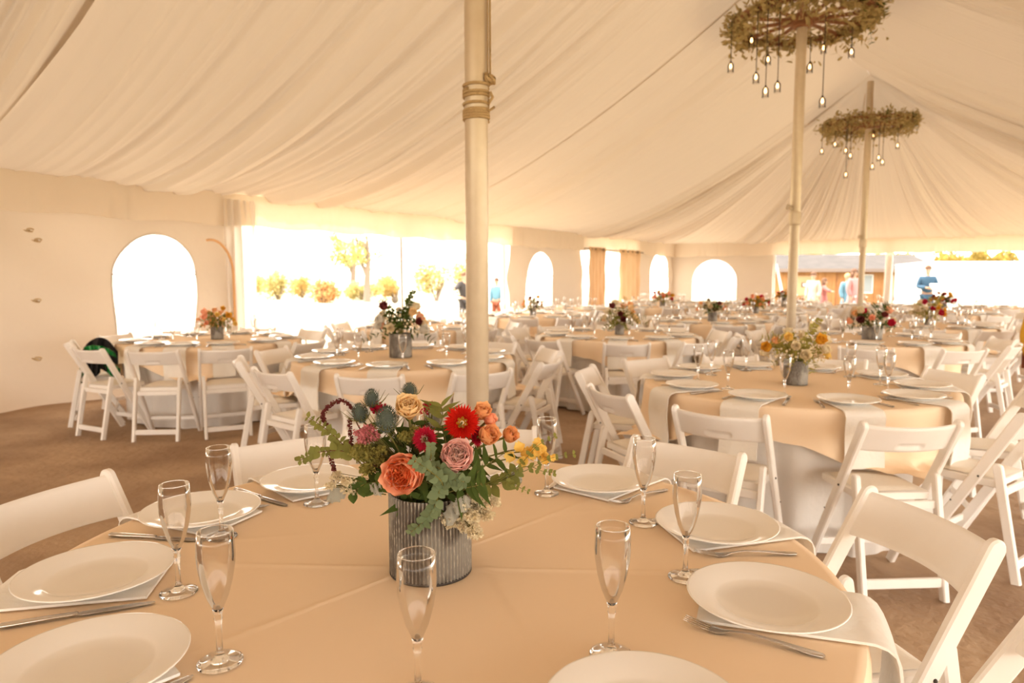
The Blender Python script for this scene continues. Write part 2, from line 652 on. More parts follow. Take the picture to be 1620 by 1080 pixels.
def sidewall(line, s0, s1, windows, name, seed=1, z0=0.0, z1=2.5, zb=0.62, zs=1.42, amp=0.05):
    """vinyl side wall with arched openings: windows = [(centre, half width)]"""
    ss = list(np.arange(s0, s1, 0.08)) + [s1]
    for c, w in windows:
        ss = [s for s in ss if not (c - w - 0.02 < s < c + w + 0.02)] + list(c + w * np.sin(np.linspace(-PI / 2, PI / 2, 25)))
    ss = sorted(ss)
    nA, nB, nC = 8, 8, 8
    f1, f2, f3 = smoothnoise(seed), smoothnoise(seed + 50), smoothnoise(seed + 90)

    def off(s, z):
        b = max(0.0, 0.7 - z)
        return 0.07 + amp * float(f1(s * 1.1 + z * 1.6)) + 0.4 * amp * float(f2(s * 2.5 - z * 3.1)) + b * b * 0.28 * (0.6 + float(f3(s * .9)))

    def top(s):
        for c, w in windows:
            if abs(s - c) <= w + 1e-6:
                return zs + (w * 0.98) * math.sqrt(max(0.0, 1 - ((s - c) / w) ** 2))
        return zs
    vs, fs = [], []
    rows = nA + nB + nC + 1
    for s in ss:
        zt = top(s)
        zz = list(np.linspace(z0, zb, nA + 1)) + list(np.linspace(zb, zt, nB + 1))[1:] + list(np.linspace(zt, z1, nC + 1))[1:]
        for z in zz:
            vs.append(line_pt(line, s, off(s, z), z))
    for i in range(len(ss) - 1):
        mid = (ss[i] + ss[i + 1]) / 2
        win = any(abs(mid - c) < w for c, w in windows)
        for j in range(rows - 1):
            if win and nA <= j < nA + nB:
                continue
            fs.append((i * rows + j, (i + 1) * rows + j, (i + 1) * rows + j + 1, i * rows + j + 1))
    wl = structure(MB().add(vs, fs).build(name, M['wall']))
    out = []
    for c, w in windows:
        sA = list(c + w * np.sin(np.linspace(-PI / 2, PI / 2, 25)))
        P = np.array([[line_pt(line, s, off(s, zb + (top(s) - zb) * j / 8) - 0.004, zb + (top(s) - zb) * j / 8) for j in range(9)] for s in sA])
        pane = structure(MB().grid(P).build('window_%d' % (len([o for o in bpy.data.objects if o.name.startswith('window_')]) + 1), M['vinyl']))
        fr = MB()

        def edge(pts, r):
            fr.tube(pts, r, 6)
        arch = [line_pt(line, s, off(s, top(s)) + 0.006, top(s)) for s in sA]
        side1 = [line_pt(line, c - w, off(c - w, z) + 0.006, z) for z in np.linspace(zb, zs, 7)]
        side2 = [line_pt(line, c + w, off(c + w, z) + 0.006, z) for z in np.linspace(zs, zb, 7)]
        edge(side1 + arch + side2, 0.009)
        edge([line_pt(line, s, off(s, zb) + .006, zb) for s in sA], 0.012)
        edge([line_pt(line, s, off(s, zs) + .004, zs) for s in sA], 0.010)
        edge([line_pt(line, s, off(s, 1.02) + .004, 1.02) for s in sA], 0.005)
        edge([line_pt(line, c, off(c, z) + .004, z) for z in np.linspace(zb, zs, 7)], 0.005)
        for a in (PI / 4, PI / 2, 3 * PI / 4):
            edge([line_pt(line, c + w * r * math.cos(a), off(c + w * r * math.cos(a), zs + w * r * math.sin(a)) + .004, zs + w * r * math.sin(a)) for r in (0.05, .35, .65, .97)], 0.005)
        b = fr.build('window_bars', M['bars'], pane)
        out.append(pane)
    return wl


S = 1.1
# left side: solid panels, the wide opening, solid panels again, the curtained doorway, the corner
sidewall('left', -BAY - HIP, 2.78 * S, [(1.79 * S, 0.49), (-2.4, 0.49), (-6.0, .49)], 'wall_left', 3, amp=0.085)
sidewall('left', 8.72 * S, 11.75 * S, [(9.87 * S, 0.56)], 'wall_left', 23)
sidewall('left', 14.7 * S, U_END, [(16.5 * S, 0.75)], 'wall_left', 37)
sidewall('end', 0, 2.97 * S, [(1.34 * S, 0.72)], 'wall_end', 43, zs=1.25)

# the bunched end of the first side wall beside the opening
P = np.zeros((60, 12, 3))
for i in range(60):
    f = i / 59
    s = 2.55 * S + f * 0.44
    for j in range(12):
        z = 2.4 * j / 11
        P[i, j] = line_pt('left', s, 0.20 + 0.05 * math.sin(f * 26 + z * 0.6) + 0.02 * math.sin(z * 2 + f * 9), z)
structure(MB().grid(P).build('wall_left_gather', clothmat('white_gather', (.85, .82, .78), (.85, .80, .74), .5)))
# binding of a rolled up second arched window
pts = [line_pt('left', 2.36 * S + 0.30 * math.sin(a), 0.24, 1.42 + 0.44 * math.cos(a)) for a in np.linspace(-0.2, PI / 2, 12)]
pts += [line_pt('left', 2.36 * S + 0.30, 0.24, z) for z in np.linspace(1.38, 0.8, 5)]
structure(MB().tube(pts, 0.016, 6).build('trim_window_binding', mat('orange_binding', (0.70, 0.40, 0.18), 0.7)))

# tie knots on the first wall
for n_, (px, py, lab) in enumerate([(53, 364, 'small dark rope knot topmost on the side wall seam'), (66, 380, 'small rope tie just under the topmost knot on the wall'),
                                    (65, 475, 'small rope tie halfway up the side wall seam'), (66, 567, 'small rope tie lowest on the side wall seam')]):
    c = at(px, py, 6.83)
    kmb = MB()
    kmb.tube([c + Vector((0.035 * math.cos(a) - 0.02, -0.02, 0.016 * math.sin(a))) for a in np.linspace(0, 5.5, 12)], 0.007, 6)
    kmb.tube([c + Vector((-0.02, -0.02, 0)), c + Vector((-0.06, -0.015, -0.01)), c + Vector((-0.09, -0.01, 0.005))], 0.006, 6)
    tag(kmb.build('rope_tie', M['rope']), lab, 'rope')

# ------------------------------------------------------------------ floor and ground
fl = MB()
corners = [tent(-BAY - HIP, -HW - 0.4), tent(U_END + 0.3, -HW - 0.4), tent(U_END + 0.3, HW + 0.4), tent(-BAY - HIP, HW + 0.4)]
N = 60
P = np.zeros((N, N, 3))
fn1, fn2 = smoothnoise(301), smoothnoise(302)
for i in range(N):
    for j in range(N):
        u = -BAY - HIP + (U_END + 0.3 + BAY + HIP) * i / (N - 1)
        v = -HW - 0.4 + (2 * HW + 0.8) * j / (N - 1)
        P[i, j] = tent(u, v, 0)
structure(fl.grid(P).build('floor', M['floor']))
N = 70
g = np.sinh(np.linspace(-3.2, 3.2, N)) / math.sinh(3.2) * 160
P = np.zeros((N, N, 3))
for i in range(N):
    for j in range(N):
        u, v = g[i] + 3, g[j]
        du = max(abs(u - 3.4) - (U_END + BAY + HIP) / 2, 0)
        dv = max(abs(v) - HW, 0)
        d = math.hypot(du, dv)
        P[i, j] = tent(u, v, -0.012 - 0.45 * min(1, max(0, d - 1) / 9) - 0.002 * d)
structure(MB().grid(P).build('ground', M['ground']))


def ground_z(x, y):
    rel = np.array([x, y]) - TA
    u, v = rel @ TD, rel @ TN
    d = math.hypot(max(abs(u - 3.4) - (U_END + BAY + HIP) / 2, 0), max(abs(v) - HW, 0))
    return -0.012 - 0.45 * min(1, max(0, d - 1) / 9) - 0.002 * d

# ------------------------------------------------------------------ tent poles
def centre_pole(base, ztop, rad, label, joint_z, rope=False):
    root = empty('tent_pole', base)
    tag(root, label, 'pole', 'centre poles of the tent')
    mb = MB()
    mb.lathe([(rad * 0.93, 0), (rad * 0.93, joint_z), (rad, joint_z + 0.01), (rad, ztop)], 28, cap=True)
    mb.build('shaft', M['pole'], root, sharp=40)
    MB().lathe([(rad * 1.6, 0.0), (rad * 1.6, 0.03), (rad * 1.1, 0.05), (rad * 1.1, 0.12)], 24, cap=True).build('foot_plate', M['greymetal'], root, sharp=40)
    if joint_z > 0.5 and not rope:
        MB().lathe([(rad * 1.02, joint_z - 0.09), (rad * 1.16, joint_z - 0.08), (rad * 1.16, joint_z + 0.07), (rad * 1.02, joint_z + 0.08)], 24).build('collar', M['pole'], root, sharp=40)
        k = MB()
        k.tube([(-rad * 1.05, -0.02, joint_z + 0.14), (-rad * 1.7, -0.03, joint_z + 0.17), (-rad * 1.9, -0.02, joint_z + 0.11)], 0.012, 8)
        k.ball((-rad * 1.15, -0.03, joint_z + 0.12), 0.03)
        k.build('latch_knob', M['pole'], root)
    return root


P1 = (-0.168, 3.30, 0)
p1 = centre_pole(P1, 5.36, 0.0545, 'cream pole wrapped with rope, standing just behind the front table', 0.0, True)
# the rope wound round the near pole, and its two hanging lines
rp = MB()
for z0, turns, dz in ((2.268, 1.0, 0.012), (2.216, 2.6, 0.038), (2.184, 1.0, 0.010), (2.115, 4.0, 0.050)):
    n = int(turns * 22)
    rp.tube([(0.0585 * math.cos(a), 0.0585 * math.sin(a), z0 + dz * i / n) for i, a in enumerate(np.linspace(0.3, 0.3 + turns * 2 * PI, n))], 0.0075, 7)
rw = rp.build('rope_wrap', M['rope'], p1)
kn = MB()
for s_ in range(3):
    kn.tube([(0.066 + 0.020 * math.cos(a + s_ * 2), -0.028 + 0.018 * math.sin(a * 1.5 + s_), 2.300 + 0.019 * math.sin(a + s_)) for a in np.linspace(0, 2 * PI, 18)], 0.0075, 7)
kn.build('knotted_rope', M['rope'], p1)
kn = MB()
kn.tube([(0.060, -0.03, 2.155), (0.074, -0.034, 2.162), (0.088, -0.036, 2.172)], 0.006, 7)
hl0 = MB()
hl0.tube([(0.060, -0.03, 2.19), (0.078, -0.032, 2.215), (0.066, -0.032, 2.24)], 0.0075, 7)
hl0.build('rope_tail', M['rope'], p1)
kn.build('rope_tail', M['rope'], p1)
hl = MB()
hl.tube([(0.067, -0.03, 2.31), (0.064, -0.03, 3.6), (0.055, -0.03, 5.3)], 0.0055, 6)
hl.build('rope_line', M['rope'], p1)
hl = MB()
hl.tube([(0.056, -0.032, 2.30), (0.056, -0.03, 3.6), (0.050, -0.03, 5.3)], 0.004, 6)
hl.build('rope_line', M['rope'], p1)

P2 = at(1250, 540, 8.75); P2 = (P2.x, P2.y, 0)
P3 = at(1358, 540, 14.34); P3 = (P3.x, P3.y, 0)
centre_pole(P2, 5.36, 0.063, 'cream pole under the greenery chandelier, second from the front table', at(1250, 345, 8.75).z)
centre_pole(P3, 5.36, 0.063, 'cream pole farthest down the tent under the smaller looking chandelier', at(1358, 385, 14.34).z)


def side_pole(x, y, label, r=0.03, h=2.5, m='greymetal'):
    root = empty('side_pole', (x, y, 0))
    tag(root, label, 'pole')
    MB().lathe([(r, 0), (r, h)], 14, cap=True).build('shaft', M[m], root)
    MB().box((0, 0, 0.012), (0.16, 0.16, 0.02), bev=0.004).build('base_plate', M['greymetal'], root)
    return root


q = tent(5.73 * S, -HW + 0.05)
side_pole(q[0], q[1], 'thin grey pole in the middle of the wide open side', 0.026)
q = tent(8.62 * S, -HW + 0.02)
side_pole(q[0], q[1], 'white pole where the open side meets the arched window panel', 0.05, m='whitepaint')
q = tent(2.95 * S, -HW + 0.1)
side_pole(q[0], q[1], 'white pole behind the gathered wall end beside the open side', 0.035, m='whitepaint')
q = tent(U_END, -HW + 2.99 * S)
side_pole(q[0], q[1], 'white pole at the open end next to the domed window wall', 0.04, m='whitepaint')
q = tent(U_END, -HW + 5.80 * S)
ep = side_pole(q[0], q[1], 'white cloth wrapped pole in the middle of the open tent end', 0.05, m='whitepaint')
dr = MB()
P = np.zeros((20, 26, 3))
for i in range(20):
    z = 2.45 - 2.3 * i / 19
    for j in range(26):
        a = 2 * PI * j / 26
        r = 0.07 + 0.045 * (i / 19) + 0.016 * math.sin(5 * a + i * .3)
        P[i, j] = (r * math.cos(a), r * math.sin(a), z)
dr.grid(P, closed_v=True)
dr.build('cloth_sleeve', M['undercloth'], ep)
a_, b_ = tent(U_END + 0.1, -HW + 3.1 * S, 2.35), tent(U_END + 2.0, -HW + 2.6 * S, -0.2)
sd = MB().tube([at(1228, 418, 22.5), at(1239, 472, 22.0), at(1247, 531, 21.6)], 0.04, 6)
tag(sd.build('guy_strap_hanging', M['whitepaint']), 'white slanting guy strap outside the open tent end', 'strap')

# ------------------------------------------------------------------ folding chair
def slat(p0, p1, w, th, x, m_round=True, taper=1.0, bev=0.005):
    """flat bar in the y-z plane, rounded at p1"""
    p0, p1 = Vector((0, *p0)), Vector((0, *p1))
    d = (p1 - p0).normalized()
    n = Vector((0, -d.z, d.y))

    def outline(inset):
        h = w / 2 - inset
        pts = [p0 + n * h * taper + d * 0.0, p0 - n * h * taper]
        pts[0].z = max(pts[0].z, p0.z); pts[1].z = max(pts[1].z, p0.z)
        if m_round:
            rr = w / 2 - inset
            c = p1 - d * (w / 2)
            for a in np.linspace(-PI / 2, PI / 2, 9):
                pts.append(c + n * (rr * math.sin(a)) + d * (rr * math.cos(a)))
        else:
            pts += [p1 - n * h, p1 + n * h]
        return pts
    rings = []
    for xx, ins in ((-th / 2, bev), (-th / 2 + bev, 0), (th / 2 - bev, 0), (th / 2, bev)):
        rings.append([(x + xx, q_.y, q_.z) for q_ in outline(ins)])
    mb = MB()
    k = len(rings[0])
    mb.grid(np.array(rings), closed_v=True)
    mb.f.append(tuple(range(k))[::-1])
    mb.f.append(tuple(range(3 * k, 4 * k)))
    return mb


def make_chair():
    root = empty('folding_chair')
    TOP, FOOT = (-0.27, 0.785), (0.15, 0.0)
    for s in (-1, 1):
        u = slat(FOOT, TOP, 0.05, 0.024, s * 0.207).build('front_leg', M['chair'], root, sharp=35)
        MB().ball((s * 0.2195, -0.112, 0.47), 0.0055, 8, 5).build('pivot_bolt', M['pivot'], u)
        MB().ball((s * 0.2195, -0.004, 0.33), 0.004, 8, 5).build('pivot_bolt', M['pivot'], u)
    for s in (-1, 1):
        slat((-0.275, 0.0), (-0.172, 0.535), 0.040, 0.026, s * 0.180).build('rear_leg', M['chair'], root, sharp=35)
    st = MB()
    # seat frame: outline in plan, thin slab with a curved front
    prof_ = []
    for t in np.linspace(0, 1, 9):
        prof_.append((-0.163 + 0.326 * t, 0.135 + 0.012 * math.sin(PI * t)))
    out = [(0.163, -0.165)] + [(0.155, -0.172), (-0.155, -0.172), (-0.163, -0.165)] + prof_
    k = len(out)
    for z, ins in ((0.415, 0.004), (0.418, 0), (0.447, 0), (0.450, 0.004)):
        for x, y in out:
            st.v.append((x * (1 - ins / 0.16), y * (1 - ins / 0.16), z + 0.012 * (y + .16)))
    for r in range(3):
        for i in range(k):
            st.f.append((r * k + i, r * k + (i + 1) % k, (r + 1) * k + (i + 1) % k, (r + 1) * k + i))
    st.f.append(tuple(range(k))[::-1])
    st.f.append(tuple(range(3 * k, 4 * k)))
    seat = st.build('seat', M['chair'], root, sharp=35)
    P = np.zeros((14, 14, 3))
    for i in range(14):
        for j in range(14):
            a, b = i / 13 * 2 - 1, j / 13 * 2 - 1
            e = (1 - abs(a) ** 8) * (1 - abs(b) ** 8)
            P[i, j] = (a * 0.145, b * 0.142 - 0.018, 0.4515 + 0.004 + 0.013 * e + 0.012 * (b * .15))
    MB().grid(P).build('cushion', M['cushion'], seat)
    MB().box((0, -0.193, 0.400), (0.336, 0.018, 0.036), bev=0.003).build('seat_rail', M['chair'], root, smooth=False)
    MB().box((0, -0.262, 0.080), (0.336, 0.020, 0.042), bev=0.004).build('stretcher', M['chair'], root, smooth=False)
    MB().box((0, 0.095, 0.132), (0.392, 0.018, 0.034), bev=0.004).build('stretcher', M['chair'], root, smooth=False)
    # curved backrest with a hand grip pressed into its rear
    nx, nb = 41, 17
    up = np.array([0, -0.489, 0.872])
    bk = np.array([0, -0.872, -0.489])
    top = np.array([0, -0.27, 0.785])

    def surf(side):
        P = np.zeros((nx, nb, 3))
        for i in range(nx):
            x = -0.197 + 0.394 * i / (nx - 1)
            c = 1 - (x / 0.197) ** 2
            hi, lo = -0.018 + 0.016 * c, -0.155 + 0.022 * c
            for j in range(nb):
                s_ = lo + (hi - lo) * j / (nb - 1)
                e = min(1, min(j, nb - 1 - j) / 1.0)
                th = 0.0085 * (0.45 if e == 0 else 1)
                o = th if side > 0 else -th
                if side > 0:
                    gx, gy = abs(x), abs(s_ - (lo + 0.031))
                    dd = math.hypot(max(gx - 0.042, 0), gy)
                    if dd < 0.013:
                        o -= 0.008
                P[i, j] = np.array([x, 0, 0]) + top + up * s_ + bk * (o + 0.042 * c)
        return P
    A, B = surf(1), surf(-1)
    loop = np.concatenate([A, B[:, ::-1]], axis=1)
    bb = MB()
    bb.grid(loop, closed_v=True)
    n2 = loop.shape[1]
    bb.f.append(tuple(range(n2))[::-1])
    bb.f.append(tuple(range((nx - 1) * n2, nx * n2)))
    bb.build('backrest', M['chair'], root, sharp=50)
    return root


# ------------------------------------------------------------------ table ware
def make_plate():
    p = [(0.0, 0.003), (0.045, 0.003), (0.072, 0.0), (0.078, 0.0), (0.080, 0.003), (0.097, 0.007), (0.120, 0.013), (0.1455, 0.0205), (0.147, 0.0225),
         (0.1458, 0.0238), (0.143, 0.0235), (0.120, 0.0175), (0.104, 0.0130), (0.096, 0.0095), (0.090, 0.0068), (0.06, 0.006), (0.0, 0.006)]
    return MB().lathe([(max(a, 1e-4), b) for a, b in p], 72).build('dinner_plate', M['china'])


def make_flute():
    root = empty('champagne_flute')
    bz = 0.088
    outp = [(0.0035, bz), (0.009, bz + .006), (0.0175, bz + .026), (0.0245, bz + .052), (0.0288, bz + .078), (0.0300, bz + .096), (0.0292, bz + .116), (0.0276, bz + .134)]
    inn = [(r - 0.0011, z + (0.005 if i < 2 else 0)) for i, (r, z) in enumerate(outp)][::-1]
    inn[-1] = (0.0008, bz + 0.010)
    MB().lathe(outp + inn, 40).build('bowl', M['bowl'], root)
    MB().lathe([(0.0266, bz + .1338), (0.0275, bz + .1338), (0.0277, bz + .1345), (0.0271, bz + .1352), (0.0265, bz + .1345), (0.0266, bz + .1338)], 40).build('rim', M['glass'], root)
    MB().lathe([(0.0001, bz + 0.009), (0.006, bz + .007), (0.0088, bz + .004), (0.0075, bz - .001), (0.0055, bz - .008), (0.0068, bz - .012), (0.0052, bz - .018), (0.0044, 0.040), (0.0052, 0.022), (0.0092, 0.0115), (0.0150, 0.0085),
                (0.0300, 0.0042), (0.0352, 0.0030), (0.0360, 0.0016), (0.0352, 0.0002), (0.0001, 0.0002)], 40).build('stem', M['glass'], root)
    return root


def loft(stations, n=10):
    """stations: (y, half width, half thickness, z) cross sections along y"""
    P = np.zeros((len(stations), n, 3))
    for i, (y, hw, ht, z) in enumerate(stations):
        for j in range(n):
            a = 2 * PI * j / n
            P[i, j] = (y, hw * math.cos(a), z + ht * math.sin(a))
    mb = MB().grid(P, closed_v=True)
    mb.f.append(tuple(range(n))[::-1])
    mb.f.append(tuple(range((len(stations) - 1) * n, len(stations) * n)))
    return mb


def make_fork():
    root = empty('fork')
    # local x: + towards the diner (handle end)
    loft([(0.122, 0.0015, 0.001, 0.0035), (0.119, 0.0072, 0.0016, 0.0035), (0.100, 0.0088, 0.0018, 0.004), (0.05, 0.0052, 0.0018, 0.0085), (0.0, 0.0030, 0.0016, 0.0105),
          (-0.030, 0.0032, 0.0015, 0.0065), (-0.042, 0.0085, 0.0012, 0.0035), (-0.052, 0.0118, 0.0011, 0.0022), (-0.062, 0.0122, 0.0010, 0.0030), (-0.066, 0.0121, 0.0009, 0.0034)]).build('handle', M['steel'], root)
    tn = MB()
    for k in range(4):
        y = -0.0102 + 0.0068 * k
        tn.tube([(-0.064, y, 0.0032), (-0.080, y, 0.0058), (-0.096, y * .98, 0.0092), (-0.112, y * .95, 0.0125)], [0.0017, 0.0015, 0.0013, 0.0006], 6)
    tn.build('tines', M['steel'], root)
    return root


def make_knife():
    root = empty('table_knife')
    loft([(0.130, 0.003, 0.002, 0.005), (0.126, 0.0085, 0.0042, 0.005), (0.09, 0.0078, 0.0045, 0.005), (0.045, 0.0060, 0.0040, 0.005), (0.015, 0.0058, 0.0036, 0.005), (0.010, 0.0070, 0.0036, 0.005), (0.006, 0.004, 0.002, 0.005)]).build('handle', M['steel'], root)
    loft([(0.008, 0.0045, 0.0012, 0.004), (0.0, 0.0085, 0.0010, 0.0035), (-0.05, 0.0098, 0.0009, 0.003), (-0.095, 0.0092, 0.0008, 0.0028), (-0.115, 0.0058, 0.0006, 0.0028), (-0.122, 0.001, 0.0004, 0.0028)]).build('blade', M['steel'], root)
    return root


RT = 0.845


def make_napkin(hang, skew=0.0, wid=0.10, seed=0):
    """folded cloth strip lying on the table and hanging over its edge; local x is outward, origin under the plate"""
    r0 = 0.69
    path = []
    for r in np.linspace(0.575, RT + 0.012, 8):
        path.append((r - r0, 0.0))
    for a in np.linspace(0.2, PI / 2, 4):
        path.append((RT + 0.016 + 0.046 * math.sin(a) - r0, -0.030 * (1 - math.cos(a))))
    ex = path[-1][0]
    if hang > 0.03:
        for h in np.linspace(0.05, hang, 8):
            path.append((ex + 0.006 * math.sin(h * 20 + seed) + 0.01 * h, -0.028 - h))
    nn = 9
    f = smoothnoise(200 + seed)
    def sheet(off):
        P = np.zeros((len(path), nn, 3))
        for i, (x, z) in enumerate(path):
            for j in range(nn):
                b = j / (nn - 1) * 2 - 1
                wv = 0.002 * float(f(i * .7 + b))
                if z < -0.02:
                    P[i, j] = (x + off + wv + 0.006 * math.sin(b * 3 + seed) * min(1, -z * 5), b * wid + skew * (x + 0.1), z)
                else:
                    P[i, j] = (x, b * wid + skew * (x + 0.1), z + off)
        return P
    A, B = sheet(0.0055), sheet(0.0005)
    loop = np.concatenate([A, B[:, ::-1]], axis=1)
    mb = MB().grid(loop, closed_v=True)
    k = loop.shape[1]
    mb.f.append(tuple(range(k))[::-1])
    mb.f.append(tuple(range((len(path) - 1) * k, len(path) * k)))
    return mb.build('napkin', M['napkin'], sharp=40)


# ------------------------------------------------------------------ round table and its cloths
def table_mesh():
    root = empty('round_table')
    MB().lathe([(0.0001, 0.722), (RT - .02, 0.722), (RT - .012, 0.727), (RT - .012, 0.738), (RT - .02, 0.742), (0.0001, 0.742)], 48).build('tabletop', M['plyboard'], root, sharp=40)
    for s in (-1, 1):
        MB().tube([(s * 0.34, -0.40, 0.0), (s * 0.34, -0.40, 0.66), (s * 0.34, -0.34, 0.715), (s * 0.34, 0.34, 0.715), (s * 0.34, 0.40, 0.66), (s * 0.34, 0.40, 0.0)], 0.015, 8).build('leg_frame', M['greymetal'], root)
    return root


def undercloth_mesh():
    nt, nz = 240, 22
    P = np.zeros((nt, nz + 2, 3))
    f1, f2, f3 = smoothnoise(401), smoothnoise(402), smoothnoise(403)
    for i in range(nt):
        th = 2 * PI * i / nt
        cx, cy = math.cos(th), math.sin(th)
        P[i, 0] = (cx * 0.3, cy * 0.3, 0.7445)
        for j in range(nz + 1):
            f = j / nz
            z = 0.7445 - 0.725 * f - 0.02 * f * (0.5 + 0.5 * math.sin(th * 3 + 1))
            fold = (math.sin(16 * th + 0.8 * float(f1(th * 2.2))) - 0.9) * 0.024 + (math.sin(31 * th + 2 * float(f2(th * 3))) - 0.9) * 0.011
            r = RT + 0.002 + fold * min(1, f * 1.6) - 0.05 * min(1, f * 2)
            P[i, j + 1] = (cx * r, cy * r, z)
    return MB().grid(P, closed_u=True).data('white_tablecloth', M['undercloth'])


def overlay_mesh(fine=False, seed=1):
    CH = 35.0
    nt, nr = (360, 90) if fine else (200, 36)
    HALF = 0.91 if fine else 1.015
    RO = RT + 0.016
    P = np.zeros((nt, nr, 3))
    f1, f2 = smoothnoise(410 + seed), smoothnoise(430 + seed)
    rr = np.concatenate([np.linspace(0.0005, 1, int(nr * .62)), 1 + (np.linspace(0, 1, nr - int(nr * .62) + 1))[1:]])
    creases = [(-0.9, 0.10, 1.0), (0.35, -0.05, 0.9), (1.2, 0.0, 0.8), (0.62, 0.22, .6), (-0.35, -0.3, .6)]
    for i in range(nt):
        th = 2 * PI * i / nt
        c, s = math.cos(th), math.sin(th)
        L = HALF / max(abs(c), abs(s))
        k = min(L - RO, 0.36)
        corner = max(0.0, (L - HALF) / (HALF * 0.414))
        fold = math.sin(9 * th + 3 * float(f1(th))) * 0.014 + math.sin(23 * th) * 0.006
        for j, t in enumerate(rr):
            if t <= 1:
                r = RO * t
                x, y, z = c * r, s * r, 0.7495
                if fine and r < RO - .02:
                    for a, o, w in creases:
                        dd = -math.sin(a) * x + math.cos(a) * y - o
                        z += 0.0022 * w * math.exp(-(dd / 0.006) ** 2)
                    z += 0.0028 * (0.5 + 0.5 * float(f2((x * .6 - y) * 9))) * max(0, float(f1(x * 3 + 4)))
            else:
                h = (t - 1) * (L - RO)
                z = 0.7495 - h * (1 - 0.10 * corner)
                r = RO + 0.008 * min(1, h * 30) + fold * min(1, h * 5) * (1 + corner) + 0.05 * corner * h
                # the corner cloth gathers towards its own diagonal
                dg = (round((th - PI / 4) / (PI / 2)) * PI / 2 + PI / 4)
                th2 = th + (dg - th) * 0.25 * min(1, h / 0.4) * (1 if corner > 0.05 else 0)
                x, y = math.cos(th2) * r, math.sin(th2) * r
                if h < 0.02:
                    z = 0.7495 - h * 0.7
                dc = ((math.degrees(th) - CH + 18) % 36) - 18      # a chair seat every 36 degrees
                if abs(dc) < 15.5 and z < 0.50:
                    ex = 0.50 - z
                    z = 0.482 + 0.018 * math.exp(-ex * 20) + 0.006 * math.sin(ex * 40 + th * 9) * min(1, ex * 8)
                    x, y = math.cos(th2) * (r + ex * .8), math.sin(th2) * (r + ex * .8)
            P[i, j] = (x, y, z)
    return MB().grid(P, closed_u=True).data('tan_overlay', M['tan'])


ME_UNDER = undercloth_mesh()
ME_OVER = overlay_mesh(False, 1)
ME_OVER_F = overlay_mesh(True, 2)
CHAIR, PLATE, FLUTE, FORK, KNIFE, TABLE = make_chair(), make_plate(), make_flute(), make_fork(), make_knife(), table_mesh()
NAPK = [make_napkin(0.27, 0.06, 0.10, 0), make_napkin(0.24, -0.08, 0.095, 3), make_napkin(0.30, 0.02, 0.10, 5)]
PROTOS = [CHAIR, PLATE, FLUTE, FORK, KNIFE, TABLE] + NAPK

SLOT = ['nearest place', 'place right of nearest', 'near right place', 'far right place', 'place right of farthest',
        'farthest place', 'place left of farthest', 'far left place', 'near left place', 'place left of nearest']


def put(proto, x, y, z, rz, label, cat, group, rx=0.0):
    o = copy_tree(proto)
    o.location = (x, y, z)
    o.rotation_euler = (rx, 0, rz)
    return tag(o, label, cat, group)


TABLES = [
    # centre, first place angle (or list), nickname, overlay turn, detail
    ((-0.169, 1.487), [12.6, 50.3, 87.5, 129.8, 158.8, 190.5, 222.7, 262.2, 301.3, 339.9], 'front table', 20, 3),
    ((1.68, 4.06), -90, 'table with yellow flowers', 65, 2),
    ((-0.86, 5.42), -91, 'table behind the ribbed vase', 50, 2),
    ((-3.06, 6.95), [-88, -59, -22, 14, 52, 90, 128, 165, 208, 245], 'table by the arched window', 55, 2),
    ((1.17, 7.55), -97, 'table with the drooping bouquet', 50, 2),
    ((3.66, 7.00), -82, 'table with the wide bouquet', 30, 2),
    ((5.50, 9.10), -86, 'table beyond the wide bouquet', 40, 1),
    ((0.36, 11.4), -100, 'table before the narrow arch', 45, 1),
    ((3.19, 14.9), -90, 'table before the corner window', 35, 0),
    ((2.90, 9.95), -95, 'table before the domed window', 50, 1),
    ((4.35, 12.2), -88, 'table left of far pole', 45, 1),
    ((5.90, 14.8), -93, 'table beside the far pole', 30, 0),
    ((-1.12, 8.85), -88, 'table along the open side', 45, 1),
    ((3.9, 17.7), -90, 'table before the curtained doorway', 40, 0),
    ((1.15, 14.0), -95, 'table beside the tan curtain', 40, 0),
    ((7.75, 12.2), -84, 'table before the white marquee', 35, 1),
    ((10.4, 14.4), -90, 'table farthest along open end', 45, 0),
    ((8.4, 15.6), -90, 'table before the wooden shed', 45, 0),
    ((6.9, 17.9), -90, 'farthest table at domed window', 45, 0),
]

T1_GLASS = [(0.307, 1.553), (0.092, 1.772), None, (-0.496, 1.69), (-0.643, 1.466), (-0.608, 1.198), (-0.436, 0.971), (-0.129, 0.889), (0.151, 0.991), (0.332, 1.261)]
# each entry: glass of the place 1..10 in the order of the place angles


